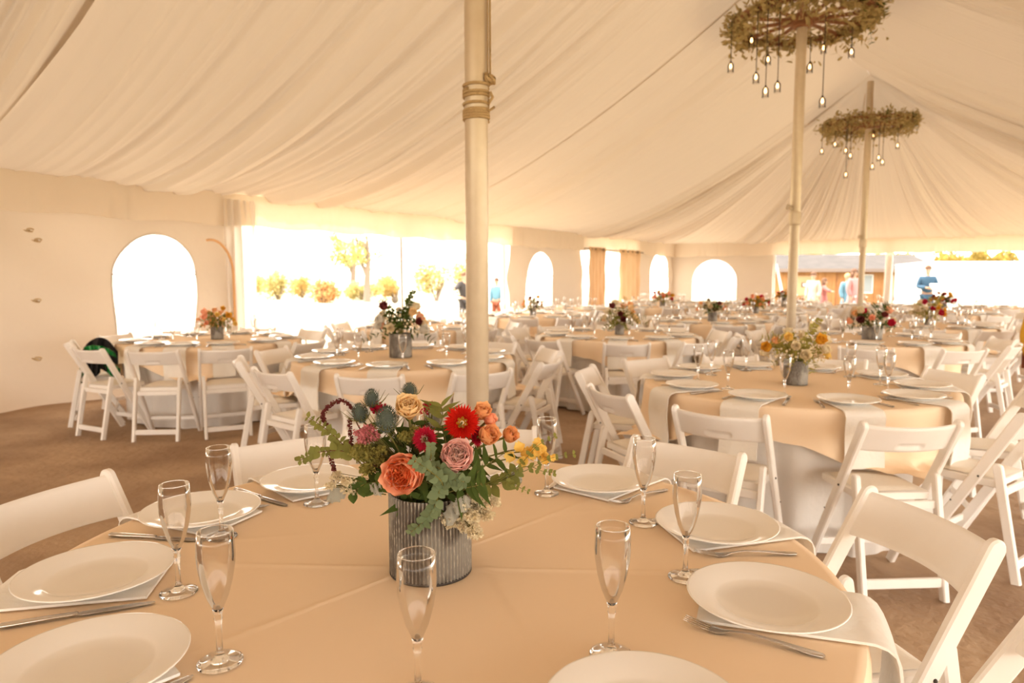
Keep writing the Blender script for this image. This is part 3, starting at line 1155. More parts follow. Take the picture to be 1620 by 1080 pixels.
def lay_table(ti, spec):
    (cx, cy), ph, nick, turn, det = spec
    angs = ph if isinstance(ph, list) else [ph + 36 * k for k in range(10)]
    t = put(TABLE, cx, cy, 0, math.radians(20), 'round folding table under its cloths, ' + nick, 'table', 'round tables under the cloths')
    base = math.radians(angs[0])
    u = bpy.data.objects.new('tablecloth', ME_UNDER)
    COL.objects.link(u)
    u.location = (cx, cy, 0); u.rotation_euler = (0, 0, base)
    tag(u, 'white floor length cloth hanging round the ' + nick, 'tablecloth', 'white tablecloths')
    o = bpy.data.objects.new('table_overlay', ME_OVER_F if ti == 0 else ME_OVER)
    COL.objects.link(o)
    o.location = (cx, cy, 0); o.rotation_euler = (0, 0, base + math.radians(10 - 45))
    tag(o, 'tan square cloth laid over the white cloth on the ' + nick, 'tablecloth', 'tan square overlays')
    # order the places round the table as seen from the viewer
    tocam = math.atan2(-cy, -cx)
    rel = sorted(range(10), key=lambda k: abs((math.radians(angs[k]) - tocam + PI) % (2 * PI) - PI))
    first = rel[0]
    order = sorted(range(10), key=lambda k: (math.radians(angs[k]) - math.radians(angs[first])) % (2 * PI))
    name_of = {k: SLOT[i] for i, k in enumerate(order)}
    rs = random.Random(100 + ti)
    for k in range(10):
        a = math.radians(angs[k])
        ca, sa = math.cos(a), math.sin(a)
        who = name_of[k] + ' of the ' + nick
        # chair
        rb = 1.235 + rs.uniform(-0.01, 0.05)
        if ti == 0:
            rb = (1.265, 1.235, 1.235, 1.235, 1.235, 1.235, 1.235, 1.235, 1.235, 1.235)[k]
        ac = a + (rs.uniform(-0.04, 0.04) if ti else (-.04, -.015, 0, -.13, .04, 0, 0, 0, 0, 0)[k])
        rch = rb - 0.27
        x, y = cx + rch * math.cos(ac), cy + rch * math.sin(ac)
        bx, by = cx + rb * math.cos(ac), cy + rb * math.sin(ac)
        if in_view((bx, by, 0.75), 90) or in_view((bx, by, 0.45), 20) or in_view((x, y, 0.2), 0) or (ti == 0 and k == 9):
            if math.hypot(bx, by) > 0.75:
                put(CHAIR, x, y, 0, ac + PI / 2 + rs.uniform(-0.09, 0.09) * (ti > 0), 'white folding chair, ' + who, 'chair', 'white folding chairs')
        # napkin, plate
        r = 0.69 if ti else (0.69, 0.68, 0.665, 0.68, 0.69, 0.70, 0.68, 0.69, 0.685, 0.695)[k]
        x, y = cx + r * ca, cy + r * sa
        if in_view((x, y, 0.75), 110):
            nk = NAPK[(k + ti) % 3]
            put(nk, cx + 0.69 * ca, cy + 0.69 * sa, 0.7535, a + rs.uniform(-0.02, 0.02), 'white napkin hanging over edge, ' + who, 'napkin', 'white napkins under the plates')
            put(PLATE, x, y, 0.7595, rs.uniform(0, 6), 'round white dinner plate, ' + who, 'plate', 'white dinner plates')
        # flute
        if ti == 0 and T1_GLASS[k] is not None:
            gx, gy = T1_GLASS[k][0] * S, T1_GLASS[k][1] * S
        else:
            ag = a + math.radians(9.5) + rs.uniform(-0.05, 0.05)
            rg = 0.53 + rs.uniform(-0.03, 0.03)
            gx, gy = cx + rg * math.cos(ag), cy + rg * math.sin(ag)
        if in_view((gx, gy, 0.85), 60):
            put(FLUTE, gx, gy, 0.7502 + (0.001 if ti == 0 else 0), rs.uniform(0, 6), 'clear empty champagne flute, ' + who, 'glass', 'champagne flutes')
        # cutlery
        if det >= 1:
            for proto, da, cat, word in ((FORK, -11.2, 'fork', 'steel fork'), (KNIFE, 11.8, 'knife', 'steel table knife')):
                aa = a + math.radians(da) + rs.uniform(-0.02, 0.02)
                rr = 0.688 + rs.uniform(-0.015, 0.015)
                px_, py_ = cx + rr * math.cos(aa), cy + rr * math.sin(aa)
                if in_view((px_, py_, 0.75), 70):
                    put(proto, px_, py_, 0.7512, aa + rs.uniform(-0.06, 0.06), word + ' beside plate, ' + who, cat, cat + 's beside the plates')


for ti, spec in enumerate(TABLES):
    lay_table(ti, spec)

for p in PROTOS:
    for ch in [x for x in bpy.data.objects if x.parent == p]:
        for g2 in [x for x in bpy.data.objects if x.parent == ch]:
            bpy.data.objects.remove(g2)
        bpy.data.objects.remove(ch)
    bpy.data.objects.remove(p)
KIDS.clear()

# ------------------------------------------------------------------ flowers and leaves
def petal(l, w, tilt0, tilt1, cup, nu=5, nv=6, point=0.0, ruffle=0.0, seed=0, r0=0.0):
    """one petal growing from the axis: tilts are angles from the flower axis"""
    P = np.zeros((nv, nu, 3))
    y, z = r0, 0.0
    for j in range(nv):
        t = j / (nv - 1)
        ph = tilt0 + (tilt1 - tilt0) * t
        if j:
            y += math.sin(ph) * l / (nv - 1)
            z += math.cos(ph) * l / (nv - 1)
        wd = w * (math.sin(PI * min(1, 0.10 + 0.80 * t)) ** 0.6) * (1 - point * t ** 3)
        for i in range(nu):
            s = i / (nu - 1) * 2 - 1
            rf = ruffle * math.sin(s * 5 + seed * 3) * t
            k_ = 1 - 0.07 * s * s * t
            P[j, i] = (s * wd * 0.5, r0 + (y - r0) * k_ - cup * s * s * wd * math.cos(ph * .5) + rf * math.cos(ph), z * k_ + cup * s * s * wd * 0.5 * math.sin(ph) + rf * math.sin(ph) + rf)
    return P


def axis_matrix(loc, d, spin=0.0):
    q_ = Vector(d).normalized().to_track_quat('Z', 'Y')
    return Matrix.Translation(loc) @ q_.to_matrix().to_4x4() @ Matrix.Rotation(spin, 4, 'Z')


def ring_of(mb, n, m, jitter=0.1, rs=random, **kw):
    off = rs.uniform(0, 6)
    for k in range(n):
        a = off + 2 * PI * k / n + rs.uniform(-jitter, jitter)
        kk = dict(kw)
        kk['l'] = kw['l'] * rs.uniform(0.92, 1.06)
        kk['tilt1'] = kw['tilt1'] + rs.uniform(-0.12, 0.12)
        kk['seed'] = rs.random() * 9
        mb.grid(petal(**kk), m=m @ Matrix.Rotation(a, 4, 'Z'))


def stem_to(mb, p, q_, r=0.0022, bend=0.02, n=7):
    p, q_ = Vector(p), Vector(q_)
    pts = []
    for i in range(n + 1):
        t = i / n
        v = p.lerp(q_, t)
        v.z += bend * math.sin(PI * t)
        pts.append(v)
    mb.tube(pts, r, 6)
    return mb


def rose(mbo, mbi, m, R, rs, open_=1.0, inner_n=26, low=False):
    wide = inner_n >= 40
    """rose: cupped outer petals in one mesh, the packed heart in another"""
    layers = [(5, 1.25 * R, 1.15 * R, 1.35, 0.35, 0.18), (6, 1.20 * R, 1.05 * R, 1.15, 0.10, 0.2), (6, 1.1 * R, 0.95 * R, 0.95, -0.05, .22), (7, 1.0 * R, .8 * R, .75, -.2, .25)]
    if low:
        layers = [layers[0], layers[2]]
    if wide:
        layers = [(8, 1.22 * R, 1.25 * R, 1.35, 0.30, 0.18), (8, 1.20 * R, 1.15 * R, 1.22, 0.05, 0.2), (9, 1.12 * R, 1.0 * R, 1.12, -0.05, .22)]
    for n, l, w, t0, t1, c in layers:
        ring_of(mbo, n, m, rs=rs, l=l, w=w, tilt0=t0 * open_, tilt1=t1 * open_, cup=c, nu=5 if low else 7, nv=4 if low else 7, ruffle=0.03 * R)
    for k in range(inner_n if not low else 8):
        f = (k + 0.5) / (inner_n if not low else 8)
        a = k * 2.39996
        rr = R * (0.72 if wide else 0.52) * math.sqrt(f)
        mm = m @ Matrix.Rotation(a, 4, 'Z') @ Matrix.Translation((0, rr * 0.55, R * 0.12))
        mbi.grid(petal(l=R * (0.82 - 0.1 * (1 - f)) * rs.uniform(.9, 1.1), w=R * rs.uniform(0.42, 0.62), tilt0=0.45 * f + 0.05, tilt1=-0.15 + 0.25 * f, cup=0.55, nu=5, nv=5, ruffle=0.05 * R, seed=rs.random() * 9),
                 m=mm @ Matrix.Rotation(rs.uniform(-.8, .8), 4, 'Z'))


def strawflower(mbo, mbb, mbc, m, R, rs):
    for L, (n, rr, t0, t1, l) in enumerate([(34, .28, 1.45, 1.15, .78), (34, .26, 1.3, .95, .76), (32, .25, 1.15, .75, .70), (28, .24, .95, .50, .60), (24, .22, .75, .30, .48)]):
        for k in range(n):
            a = 2 * PI * (k + 0.5 * L) / n + rs.uniform(-.06, .06)
            mbo.grid(petal(l=l * R * rs.uniform(.9, 1.08), w=R * 0.17, tilt0=t0, tilt1=t1 + rs.uniform(-.1, .1), cup=.3, nu=3, nv=5, point=0.9, r0=rr * R), m=m @ Matrix.Rotation(a, 4, 'Z'))
    for k in range(44):
        a = k * 2.39996
        mbb.grid(petal(l=.36 * R, w=R * 0.15, tilt0=.75 - .12 * (k % 3), tilt1=.1, cup=.3, nu=3, nv=4, point=.9, r0=(.12 + .10 * (k % 3)) * R), m=m @ Matrix.Rotation(a, 4, 'Z'))
    mbc.ball((0, 0, .16 * R), .11 * R, 10, 6, m=m, s=(1, 1, .7))


def leaf_shape(mb, m, l, w, bend=0.3, fold=0.15, point=0.3, n=6):
    P = np.zeros((n, 3, 3))
    for j in range(n):
        t = j / (n - 1)
        wd = w * math.sin(PI * (0.06 + 0.92 * t) ** (0.9 if point < .5 else .7)) * (1 - point * t ** 2) + 1e-4
        z = -bend * l * t * t
        for i, s in enumerate((-1, 0, 1)):
            P[j, i] = (s * wd / 2, t * l, z + (fold * wd if s else 0))
    mb.grid(P, m=m)


def curve_pts(pts, n=20):
    """smooth line through the given points"""
    P = [Vector(p) for p in pts]
    P = [P[0] * 2 - P[1]] + P + [P[-1] * 2 - P[-2]]
    out = []
    segs = len(P) - 3
    for i in range(n + 1):
        x = i / n * segs
        k = min(int(x), segs - 1)
        t = x - k
        a, b, c, d = P[k:k + 4]
        out.append(0.5 * ((2 * b) + (c - a) * t + (2 * a - 5 * b + 4 * c - d) * t * t + (3 * b - a - 3 * c + d) * t ** 3))
    return out


def sprig(mbs, mbl, pts, rs, lsize=0.024, gap=0.022, start=0.25, r=0.0016, round_=True, tip=True, face=0.5):
    """stem with pairs of leaves along it"""
    C_ = curve_pts(pts, 26)
    mbs.tube(C_, [r * (1.2 - 0.8 * i / 26) for i in range(27)], 6)
    tot = sum((C_[i + 1] - C_[i]).length for i in range(26))
    n = max(2, int(tot * (1 - start) / gap))
    for k in range(n + 1):
        f = start + (1 - start) * k / n
        x = f * 26
        i = min(int(x), 25)
        p = C_[i].lerp(C_[i + 1], x - i)
        t = (C_[i + 1] - C_[i]).normalized()
        side = t.cross(Vector((0, -1, 0.3))).normalized()
        for sg in (-1, 1):
            d = (t * rs.uniform(.2, .8) + side * sg * 1.0 + Vector((rs.uniform(-.3, .3), rs.uniform(-.6, .1), rs.uniform(-.3, .3)))).normalized()
            nrm = (Vector((rs.uniform(-.5, .5), -1, rs.uniform(.0, 1.0))) * face + Vector((rs.uniform(-1, 1), rs.uniform(-1, 1), rs.uniform(-1, 1))) * (1 - face)).normalized()
            xax = d.cross(nrm).normalized()
            nrm = xax.cross(d).normalized()
            mm = Matrix((( xax.x, d.x, nrm.x, p.x), (xax.y, d.y, nrm.y, p.y), (xax.z, d.z, nrm.z, p.z), (0, 0, 0, 1)))
            sz = lsize * rs.uniform(.7, 1.15) * (1 - 0.45 * f * (1 if tip else 0))
            leaf_shape(mbl, mm, sz * (1.15 if round_ else 1.9), sz * (1.0 if round_ else 0.55), rs.uniform(-.1, .35), .08, 0.0 if round_ else .6)


# ---- the front vase
VX, VY = -0.176, 1.43
VR, VH = 0.0868, 0.176
TOPZ = 0.7505


def ribbed_vase():
    root = empty('ribbed_vase', (VX, VY, TOPZ))
    n = 396
    mb = MB()
    zs = [0.0, 0.004] + list(np.linspace(0.006, VH - 0.003, 14)) + [VH]
    P = np.zeros((len(zs), n, 3))
    for i, z in enumerate(zs):
        for j in range(n):
            a = 2 * PI * j / n
            rib = 0.0017 * math.cos(a * 66) if 0 < i < len(zs) - 1 else 0
            P[i, j] = ((VR + rib) * math.cos(a), (VR + rib) * math.sin(a), z)
    mb.grid(P, closed_v=True)
    Q_ = np.zeros((3, n, 3))
    for i, (r, z) in enumerate([(VR, VH), (VR - 0.003, VH - 0.0005), (VR - 0.004, 0.02)]):
        for j in range(n):
            a = 2 * PI * j / n
            Q_[i, j] = (r * math.cos(a), r * math.sin(a), z)
    mb.grid(Q_, closed_v=True)
    mb.build('body', M['galv'], root)
    MB().lathe([(VR - .002, 0.0002), (VR + .0016, 0.0002), (VR + .0016, 0.0045), (VR - .001, 0.0052)], 96).build('base_rim', M['darksteel'], root)
    MB().lathe([(0.001, VH - 0.03), (VR - 0.004, VH - 0.03)], 32).build('foam', F['leaf'], root)
    return tag(root, 'ribbed galvanised metal vase with dark patches holding the front bouquet', 'vase')


ribbed_vase()
VC = Vector((VX, VY, TOPZ + VH - 0.02))       # the middle of the vase mouth
RS = random.Random(5)
TOCAM = Vector((0.05, -1, 0.45))


def flower_root(name, p, label, cat='flower', group=None):
    r = empty(name, p)
    return tag(r, label, cat, group)


def rel_build(mb, name, material, root):
    p = root.location
    mb.v = [(x - p.x, y - p.y, z - p.z) for x, y, z in mb.v]
    return mb.build(name, material, root)


def add_rose(px, py, dy, R, d, cols, label, name='rose', open_=1.0, inner=26, group=None):
    p = at(px, py, VY + dy)
    root = flower_root(name, p, label, 'flower', group)
    m = axis_matrix(p - Vector(d).normalized() * R * 0.55, d, RS.uniform(0, 6))
    a, b, s = MB(), MB(), MB()
    rose(a, b, m, R, RS, open_, inner)
    rel_build(a, 'outer_petals', F[cols[0]], root)
    rel_build(b, 'inner_petals', F[cols[1]], root)
    stem_to(s, p - Vector(d).normalized() * R * 0.5, VC + Vector((RS.uniform(-.04, .04), RS.uniform(-.04, .04), 0)), 0.0028)
    rel_build(s, 'stem', F['stem'], root)
    return root


add_rose(639, 748, -0.095, 0.056, (-0.12, -1, 0.12), ('coral', 'orange'), 'large open orange garden rose low on the front of the vase', 'garden_rose', 1.0, 60)
add_rose(646, 645, -0.03, 0.041, (0.1, -0.8, 0.75), ('apricot', 'apricot'), 'pale apricot ranunculus at the top of the front bouquet', 'ranunculus', 0.85, 34)
add_rose(722, 722, -0.07, 0.050, (0.15, -0.9, 0.55), ('blush', 'blushwhite'), 'round pale pink peony right of the orange garden rose', 'peony', 0.85, 54)
add_rose(762, 652, 0.0, 0.030, (0.3, -0.5, 0.8), ('peach', 'coral'), 'small peach rose above the large red strawflower', 'spray_rose', 0.7, 14)
add_rose(775, 664, 0.0, 0.023, (0.7, -0.4, 0.5), ('coral', 'peach'), 'peach rosebud just right of the top peach rose', 'spray_rose', 0.6, 12)
add_rose(772, 688, -0.03, 0.036, (0.5, -0.7, 0.4), ('peach', 'coral'), 'peach rose in profile beside the large red strawflower', 'spray_rose', 0.62, 14)
add_rose(806, 688, 0.02, 0.028, (0.6, -0.7, 0.5), ('peach', 'coral'), 'peach rose farthest out over the yellow flowers', 'spray_rose', 0.75, 12)
add_rose(572, 706, -0.03, 0.020, (-0.4, -0.9, 0.3), ('coral', 'peach'), 'faded peach rose half hidden under the pink florets', 'spray_rose', 0.8, 12)
add_rose(686, 668, 0.02, 0.030, (0.2, -0.7, 0.7), ('white', 'white'), 'fluffy white flower behind the small red strawflower', 'spray_rose', 0.9, 22)

for px, py, dy, R, d, cols, lab in [
    (731, 668, -0.045, 0.040, (0.06, -1, 0.22), ('red', 'gold', 'cream'), 'large red strawflower with yellow centre'),
    (671, 694, -0.065, 0.029, (-0.15, -1, 0.2), ('crimson', 'pinkbase', 'dark'), 'small crimson strawflower with dark eye beside the big red one'),
    (757, 690, -0.02, 0.024, (0.9, -0.6, 0.1), ('crimson', 'red', 'dark'), 'crimson strawflower seen edge on behind the peony')]:
    p = at(px, py, VY + dy)
    root = flower_root('strawflower', p, lab, 'flower', 'strawflowers in the front bouquet')
    m = axis_matrix(p - Vector(d).normalized() * R * .3, d)
    a, b, c, s = MB(), MB(), MB(), MB()
    strawflower(a, b, c, m, R, RS)
    rel_build(a, 'petals', F[cols[0]], root)
    rel_build(b, 'bracts', F[cols[1]], root)
    rel_build(c, 'eye', F[cols[2]], root)
    rel_build(stem_to(s, p, VC + Vector((RS.uniform(-.03, .03), RS.uniform(-.03, .03), 0)), 0.0022), 'stem', F['stem'], root)

for px, py, dy, R, tall, d, lab in [
    (588, 630, -0.01, 0.0125, 1.45, (0.05, -.2, 1), 'tall green thistle head second from the top of bouquet'),
    (570, 653, -0.03, 0.0135, 1.35, (-0.2, -.2, 1), 'green thistle head under the tallest one at the side'),
    (611, 663, -0.05, 0.018, 1.35, (0.1, -.2, 1), 'plump dark blue thistle head beside the apricot ranunculus'),
    (648, 618, 0.03, 0.0125, 1.25, (-0.1, 0, 1), 'dark thistle head poking up behind the apricot ranunculus')]:
    p = at(px, py, VY + dy)
    root = flower_root('thistle', p, lab, 'flower', 'thistles in the front bouquet')
    m = axis_matrix(p, d)
    h, br, s = MB(), MB(), MB()
    n_a, n_z = 18, 13
    for k in range(n_z):
        f = (k + .5) / n_z
        zz = -tall * R + 2 * tall * R * f
        rr = R * math.sqrt(max(0.02, 1 - (2 * f - 1) ** 2))
        for j in range(n_a):
            a = 2 * PI * (j + .5 * (k % 2)) / n_a
            c_ = Vector((rr * math.cos(a), rr * math.sin(a), zz))
            o_ = Vector((math.cos(a) * rr, math.sin(a) * rr, zz * .8 + .002)).normalized() * R * .48
            w_ = Vector((-math.sin(a), math.cos(a), 0)) * R * .09
            up_ = Vector((0, 0, R * .10))
            h.add([c_ + w_, c_ - w_, c_ + up_, c_ + o_], [(0, 1, 3), (1, 2, 3), (2, 0, 3)], m)
    h.ball((0, 0, 0), R * .86, 14, 10, m=m, s=(1, 1, tall))
    for k in range(11):
        a = 2 * PI * k / 11 + RS.uniform(-.2, .2)
        L_ = R * RS.uniform(1.5, 3.0)
        br.tube([m @ Vector((0, 0, -tall * R)), m @ Vector((math.cos(a) * L_ * .6, math.sin(a) * L_ * .6, -tall * R + L_ * .25)), m @ Vector((math.cos(a) * L_, math.sin(a) * L_, -tall * R + L_ * .75))], [0.0012, 0.0010, 0.0003], 4)
    rel_build(h, 'head', F['thistle'], root)
    rel_build(br, 'bracts', F['stem'], root)
    rel_build(stem_to(s, m @ Vector((0, 0, -tall * R)), VC + Vector((-.03, 0, 0)), 0.0018), 'stem', F['stem'], root)


def cluster(name, label, centre, rad, n, br, cols, cat, seed, flat=1.0, twig='stem'):
    """airy heads made of very many small florets on branching stalks"""
    rs = random.Random(seed)
    root = flower_root(name, centre, label, cat)
    tw, fl_ = MB(), MB()
    base = VC.copy()
    subs = []
    for k in range(max(3, n // 26)):
        v = Vector((rs.gauss(0, 1), rs.gauss(0, 1), rs.gauss(0, 1))).normalized() * rs.random() ** .4
        subs.append(centre + Vector((v.x * rad[0], v.y * rad[1], v.z * rad[2] * flat)))
    for k in range(n):
        v = Vector((rs.gauss(0, 1), rs.gauss(0, 1), rs.gauss(0, 1))).normalized() * rs.random() ** .45
        c = subs[k % len(subs)] + Vector((v.x, v.y, v.z * .6)) * .013
        if k % 4 == 0:
            tw.tube([base.lerp(centre, .75), (base + c) / 2 + Vector((0, 0, .01)), c], 0.0006, 4)
        for q_ in range(br):
            e = c + Vector((rs.uniform(-1, 1), rs.uniform(-1, 1), rs.uniform(-.7, .7))) * 0.007
            d = Vector((rs.uniform(-1, 1), rs.uniform(-1.5, 0.3), rs.uniform(-.2, 1))).normalized()
            m = axis_matrix(e, d, rs.uniform(0, 6))
            R_ = rs.uniform(.0026, .0042)
            vs = [(0, 0, -R_ * .3)]
            for t in range(10):
                a = 2 * PI * t / 10
                r_ = R_ if t % 2 == 0 else R_ * .45
                vs.append((r_ * math.cos(a), r_ * math.sin(a), R_ * .25))
            fl_.add(vs, [(0, 1 + t, 1 + (t + 1) % 10) for t in range(10)], m)
    rel_build(fl_, 'blossoms', F[cols], root)
    rel_build(tw, 'stalks', F[twig], root)
    return root


cluster('pink_floret_head', 'cluster of tiny pink florets above the mossy green filler', at(583, 690, VY - 0.05), (0.028, 0.02, 0.013), 150, 4, 'pink', 'flower', 21)
cluster('pink_floret_head', 'wisp of reddish florets rising between the thistles', at(595, 655, VY - 0.01), (0.014, 0.012, 0.024), 60, 3, 'crimson', 'flower', 22)
cluster('pink_floret_head', 'small red florets just right of the apricot ranunculus', at(677, 645, VY + 0.01), (0.010, 0.01, 0.008), 40, 3, 'crimson', 'flower', 27)
cluster('cream_umbel', 'large spray of lacy cream florets drooping over the vase side', at(742, 815, VY - 0.08), (0.050, 0.030, 0.046), 620, 5, 'cream', 'flower', 23)
cluster('cream_umbel', 'lacy cream florets at the far lower side of the spray', at(765, 790, VY - 0.05), (0.030, 0.03, 0.030), 160, 5, 'cream', 'flower', 24)
cluster('cream_umbel', 'lacy cream florets spilling past the rim on the plate side of the vase', at(548, 760, VY - 0.06), (0.034, 0.03, 0.026), 130, 4, 'cream', 'flower', 25)
cluster('moss_filler', 'bushy mossy green filler between rose and pink florets', at(590, 722, VY - 0.05), (0.050, 0.03, 0.030), 420, 4, 'moss', 'foliage', 26)
cluster('moss_filler', 'small olive filler sprays under the apricot ranunculus', at(645, 690, VY - 0.03), (0.026, 0.02, 0.020), 120, 4, 'moss', 'foliage', 28)


def add_sprig(label, pix, kind='euca', lsize=0.026, gap=0.024, start=.25, round_=True, name='eucalyptus_sprig', stem='stem', face=.6, r=.0016):
    """pix: picture points with depth offsets from the vase axis"""
    pts = [VC + Vector((RS.uniform(-.045, .045), RS.uniform(-.045, .045), 0))] + [at(x, y, VY + dy) for x, y, dy in pix]
    root = flower_root(name, pts[1], label, 'foliage')
    a, b = MB(), MB()
    sprig(a, b, pts, RS, lsize, gap, start, r, round_, face=face)
    rel_build(a, 'stem', F[stem], root)
    rel_build(b, 'leaves', F[kind], root)
    return root


add_sprig('olive eucalyptus sprig arching up beside the curling burgundy spike', [(590, 745, -.03), (545, 705, -.03), (518, 680, -.02), (488, 660, -.01)], 'olive', .020, .017, .40, stem='twig')
add_sprig('olive eucalyptus sprig reaching flat out over the plate', [(600, 740, -.04), (550, 715, -.04), (505, 715, -.04), (475, 728, -.03)], 'olive', .022, .017, .45, stem='twig')
add_sprig('eucalyptus sprig hanging down the middle of the vase', [(700, 760, -.09), (688, 800, -.10), (672, 822, -.10), (650, 842, -.10)], 'euca', .024, .016, .2)
add_sprig('eucalyptus sprig under the peony', [(690, 740, -.09), (712, 757, -.10), (735, 762, -.10)], 'euca', .026, .013, .3)
add_sprig('eucalyptus sprig crossing in front of the orange garden rose', [(700, 765, -.11), (680, 745, -.13), (655, 728, -.14)], 'euca', .022, .017, .3)
add_sprig('eucalyptus sprig rising between both strawflowers', [(680, 745, -.08), (682, 720, -.10), (681, 705, -.10)], 'euca', .020, .014, .4)
add_sprig('broad leaved sprig low beside the orange garden rose', [(620, 765, -.07), (580, 765, -.07), (558, 778, -.07)], 'leaf', .034, .022, .35)
add_sprig('broad olive leaves standing behind the large red strawflower', [(690, 700, -.02), (700, 660, 0), (698, 642, 0)], 'olive', .040, .03, .5, False, 'leafy_sprig')
add_sprig('dark leafy sprig filling the gap over the peony', [(700, 740, -.05), (705, 700, -.03), (700, 680, -.02)], 'leaf', .040, .026, .2, False, 'leafy_sprig')
add_sprig('dark leafy sprig filling behind the mossy filler', [(630, 760, -.04), (600, 730, -.01), (580, 700, .0)], 'leaf', .042, .026, .1, False, 'leafy_sprig')
add_sprig('dark leafy sprig behind the apricot ranunculus stem', [(650, 740, -.03), (650, 700, .0), (655, 670, .01)], 'leaf', .040, .024, .1, False, 'leafy_sprig')
add_sprig('dark leafy sprig under the peach roses', [(740, 760, -.04), (770, 735, -.02), (800, 715, -.01)], 'leaf', .040, .028, .15, False, 'leafy_sprig')
add_sprig('leafy olive sprig beneath the yellow flowers', [(745, 770, -.05), (790, 765, -.04), (815, 745, -.03)], 'olive', .036, .026, .3, True, 'leafy_sprig')
add_sprig('dark leaves bedded low between peony and cream umbel', [(720, 775, -.08), (745, 770, -.09), (765, 765, -.09)], 'leaf', .040, .022, .1, False, 'leafy_sprig')
add_sprig('dark broad leaved sprig deep between the strawflowers', [(690, 740, -.03), (715, 710, -.01), (735, 690, .0)], 'leaf', .044, .026, .1, False, 'leafy_sprig')
add_sprig('dark broad leaved sprig deep behind the pink florets', [(640, 740, -.02), (620, 700, .0), (600, 670, .01)], 'leaf', .042, .026, .1, False, 'leafy_sprig')
add_sprig('dark broad leaves over the vase rim at the back', [(690, 770, .03), (730, 740, .03), (760, 720, .03)], 'leaf', .044, .024, .1, False, 'leafy_sprig')
add_sprig('dark leaves bedded low behind the orange garden rose', [(650, 780, -.06), (665, 760, -.06), (690, 770, -.07)], 'leaf', .040, .022, .1, False, 'leafy_sprig')
for i, (pix, lab) in enumerate([
    ([(770, 770, -.04), (820, 737, -.03), (850, 705, -.02), (878, 690, -.02)], 'long thin twig topmost of those reaching past the yellow flowers'),
    ([(780, 765, -.04), (830, 745, -.03), (870, 725, -.02), (908, 718, -.02)], 'longest thin twig stretching out over the champagne flute'),
    ([(780, 760, -.05), (830, 738, -.04), (858, 745, -.04), (876, 748, -.04)], 'thin forked twig dipping under the longest twig'),
    ([(790, 762, -.06), (810, 766, -.06), (835, 777, -.06)], 'thin twig with brown tip lowest of the long twigs')]):
    add_sprig(lab, pix, 'olive', .0125, .026, .45, True, 'thin_twig', 'olive', .6, .0011)
for px, py, dy, R_, lab in [(822, 715, -.01, .026, 'yellow sweet pea bloom nearest the peach roses'), (845, 708, 0, .024, 'yellow sweet pea bloom in the middle of three'), (863, 722, 0, .018, 'small yellow bloom farthest out over the plate')]:
    p = at(px, py, VY + dy)
    root = flower_root('sweet_pea', p, lab, 'flower', 'yellow sweet pea blooms')
    a, s = MB(), MB()
    for k in range(5):
        ring_of(a, 3, axis_matrix(p + Vector((RS.uniform(-1, 1), RS.uniform(-.5, .5), RS.uniform(-.6, .4))) * R_ * .8, (RS.uniform(-1, 1), -1, RS.uniform(-.3, .8))), rs=RS, l=R_ * .8, w=R_ * .9, tilt0=.9, tilt1=.5, cup=.2, ruffle=.002)
    rel_build(a, 'petals', F['yellow'], root)
    rel_build(stem_to(s, p, VC, .0016, .03), 'stem', F['stem'], root)
# grey felt leaves
for pix, lab in [([(600, 768, -.08), (590, 778, -.09)], 'grey felted leaf curling over the vase rim'), ([(720, 800, -.09), (708, 830, -.10)], 'grey felted leaf hanging against the vase under the umbel'),
                 ([(735, 790, -.10), (722, 812, -.11)], 'pale grey leaf tucked in the cream umbel'), ([(800, 755, -.03), (825, 760, -.03)], 'grey felted leaf poking out beneath the twigs'), ([(540, 775, -.02), (518, 792, -.02)], 'grey lobed leaf pointing down at the glass foot')]:
    p0, p1_ = at(pix[0][0], pix[0][1], VY + pix[0][2]), at(pix[1][0], pix[1][1], VY + pix[1][2])
    root = flower_root('dusty_leaf', p0, lab, 'foliage')
    mb = MB()
    d = (p1_ - p0)
    L_ = d.length * 1.3
    d.normalize()
    nrm = Vector((0, -1, .3))
    xa = d.cross(nrm).normalized()
    nrm = xa.cross(d)
    P = np.zeros((12, 9, 3))
    for j in range(12):
        t = j / 11
        wd = 0.016 * math.sin(PI * (0.08 + .88 * t)) ** .6 * (1 + .18 * math.sin(t * 22))
        for i in range(9):
            s_ = i / 8 * 2 - 1
            q_ = p0 - d * L_ * .2 + d * (L_ * t) + xa * (s_ * wd) + nrm * (0.004 * math.sin(t * 15 + s_ * 5) - .008 * s_ * s_)
            P[j, i] = tuple(q_)
    mb.grid(P)
    rel_build(mb, 'blade', F['grey'], root)
    rel_build(MB().tube([VC.lerp(p0, .5), p0 - d * L_ * .15], 0.0015, 6), 'stem', F['stem'], root)
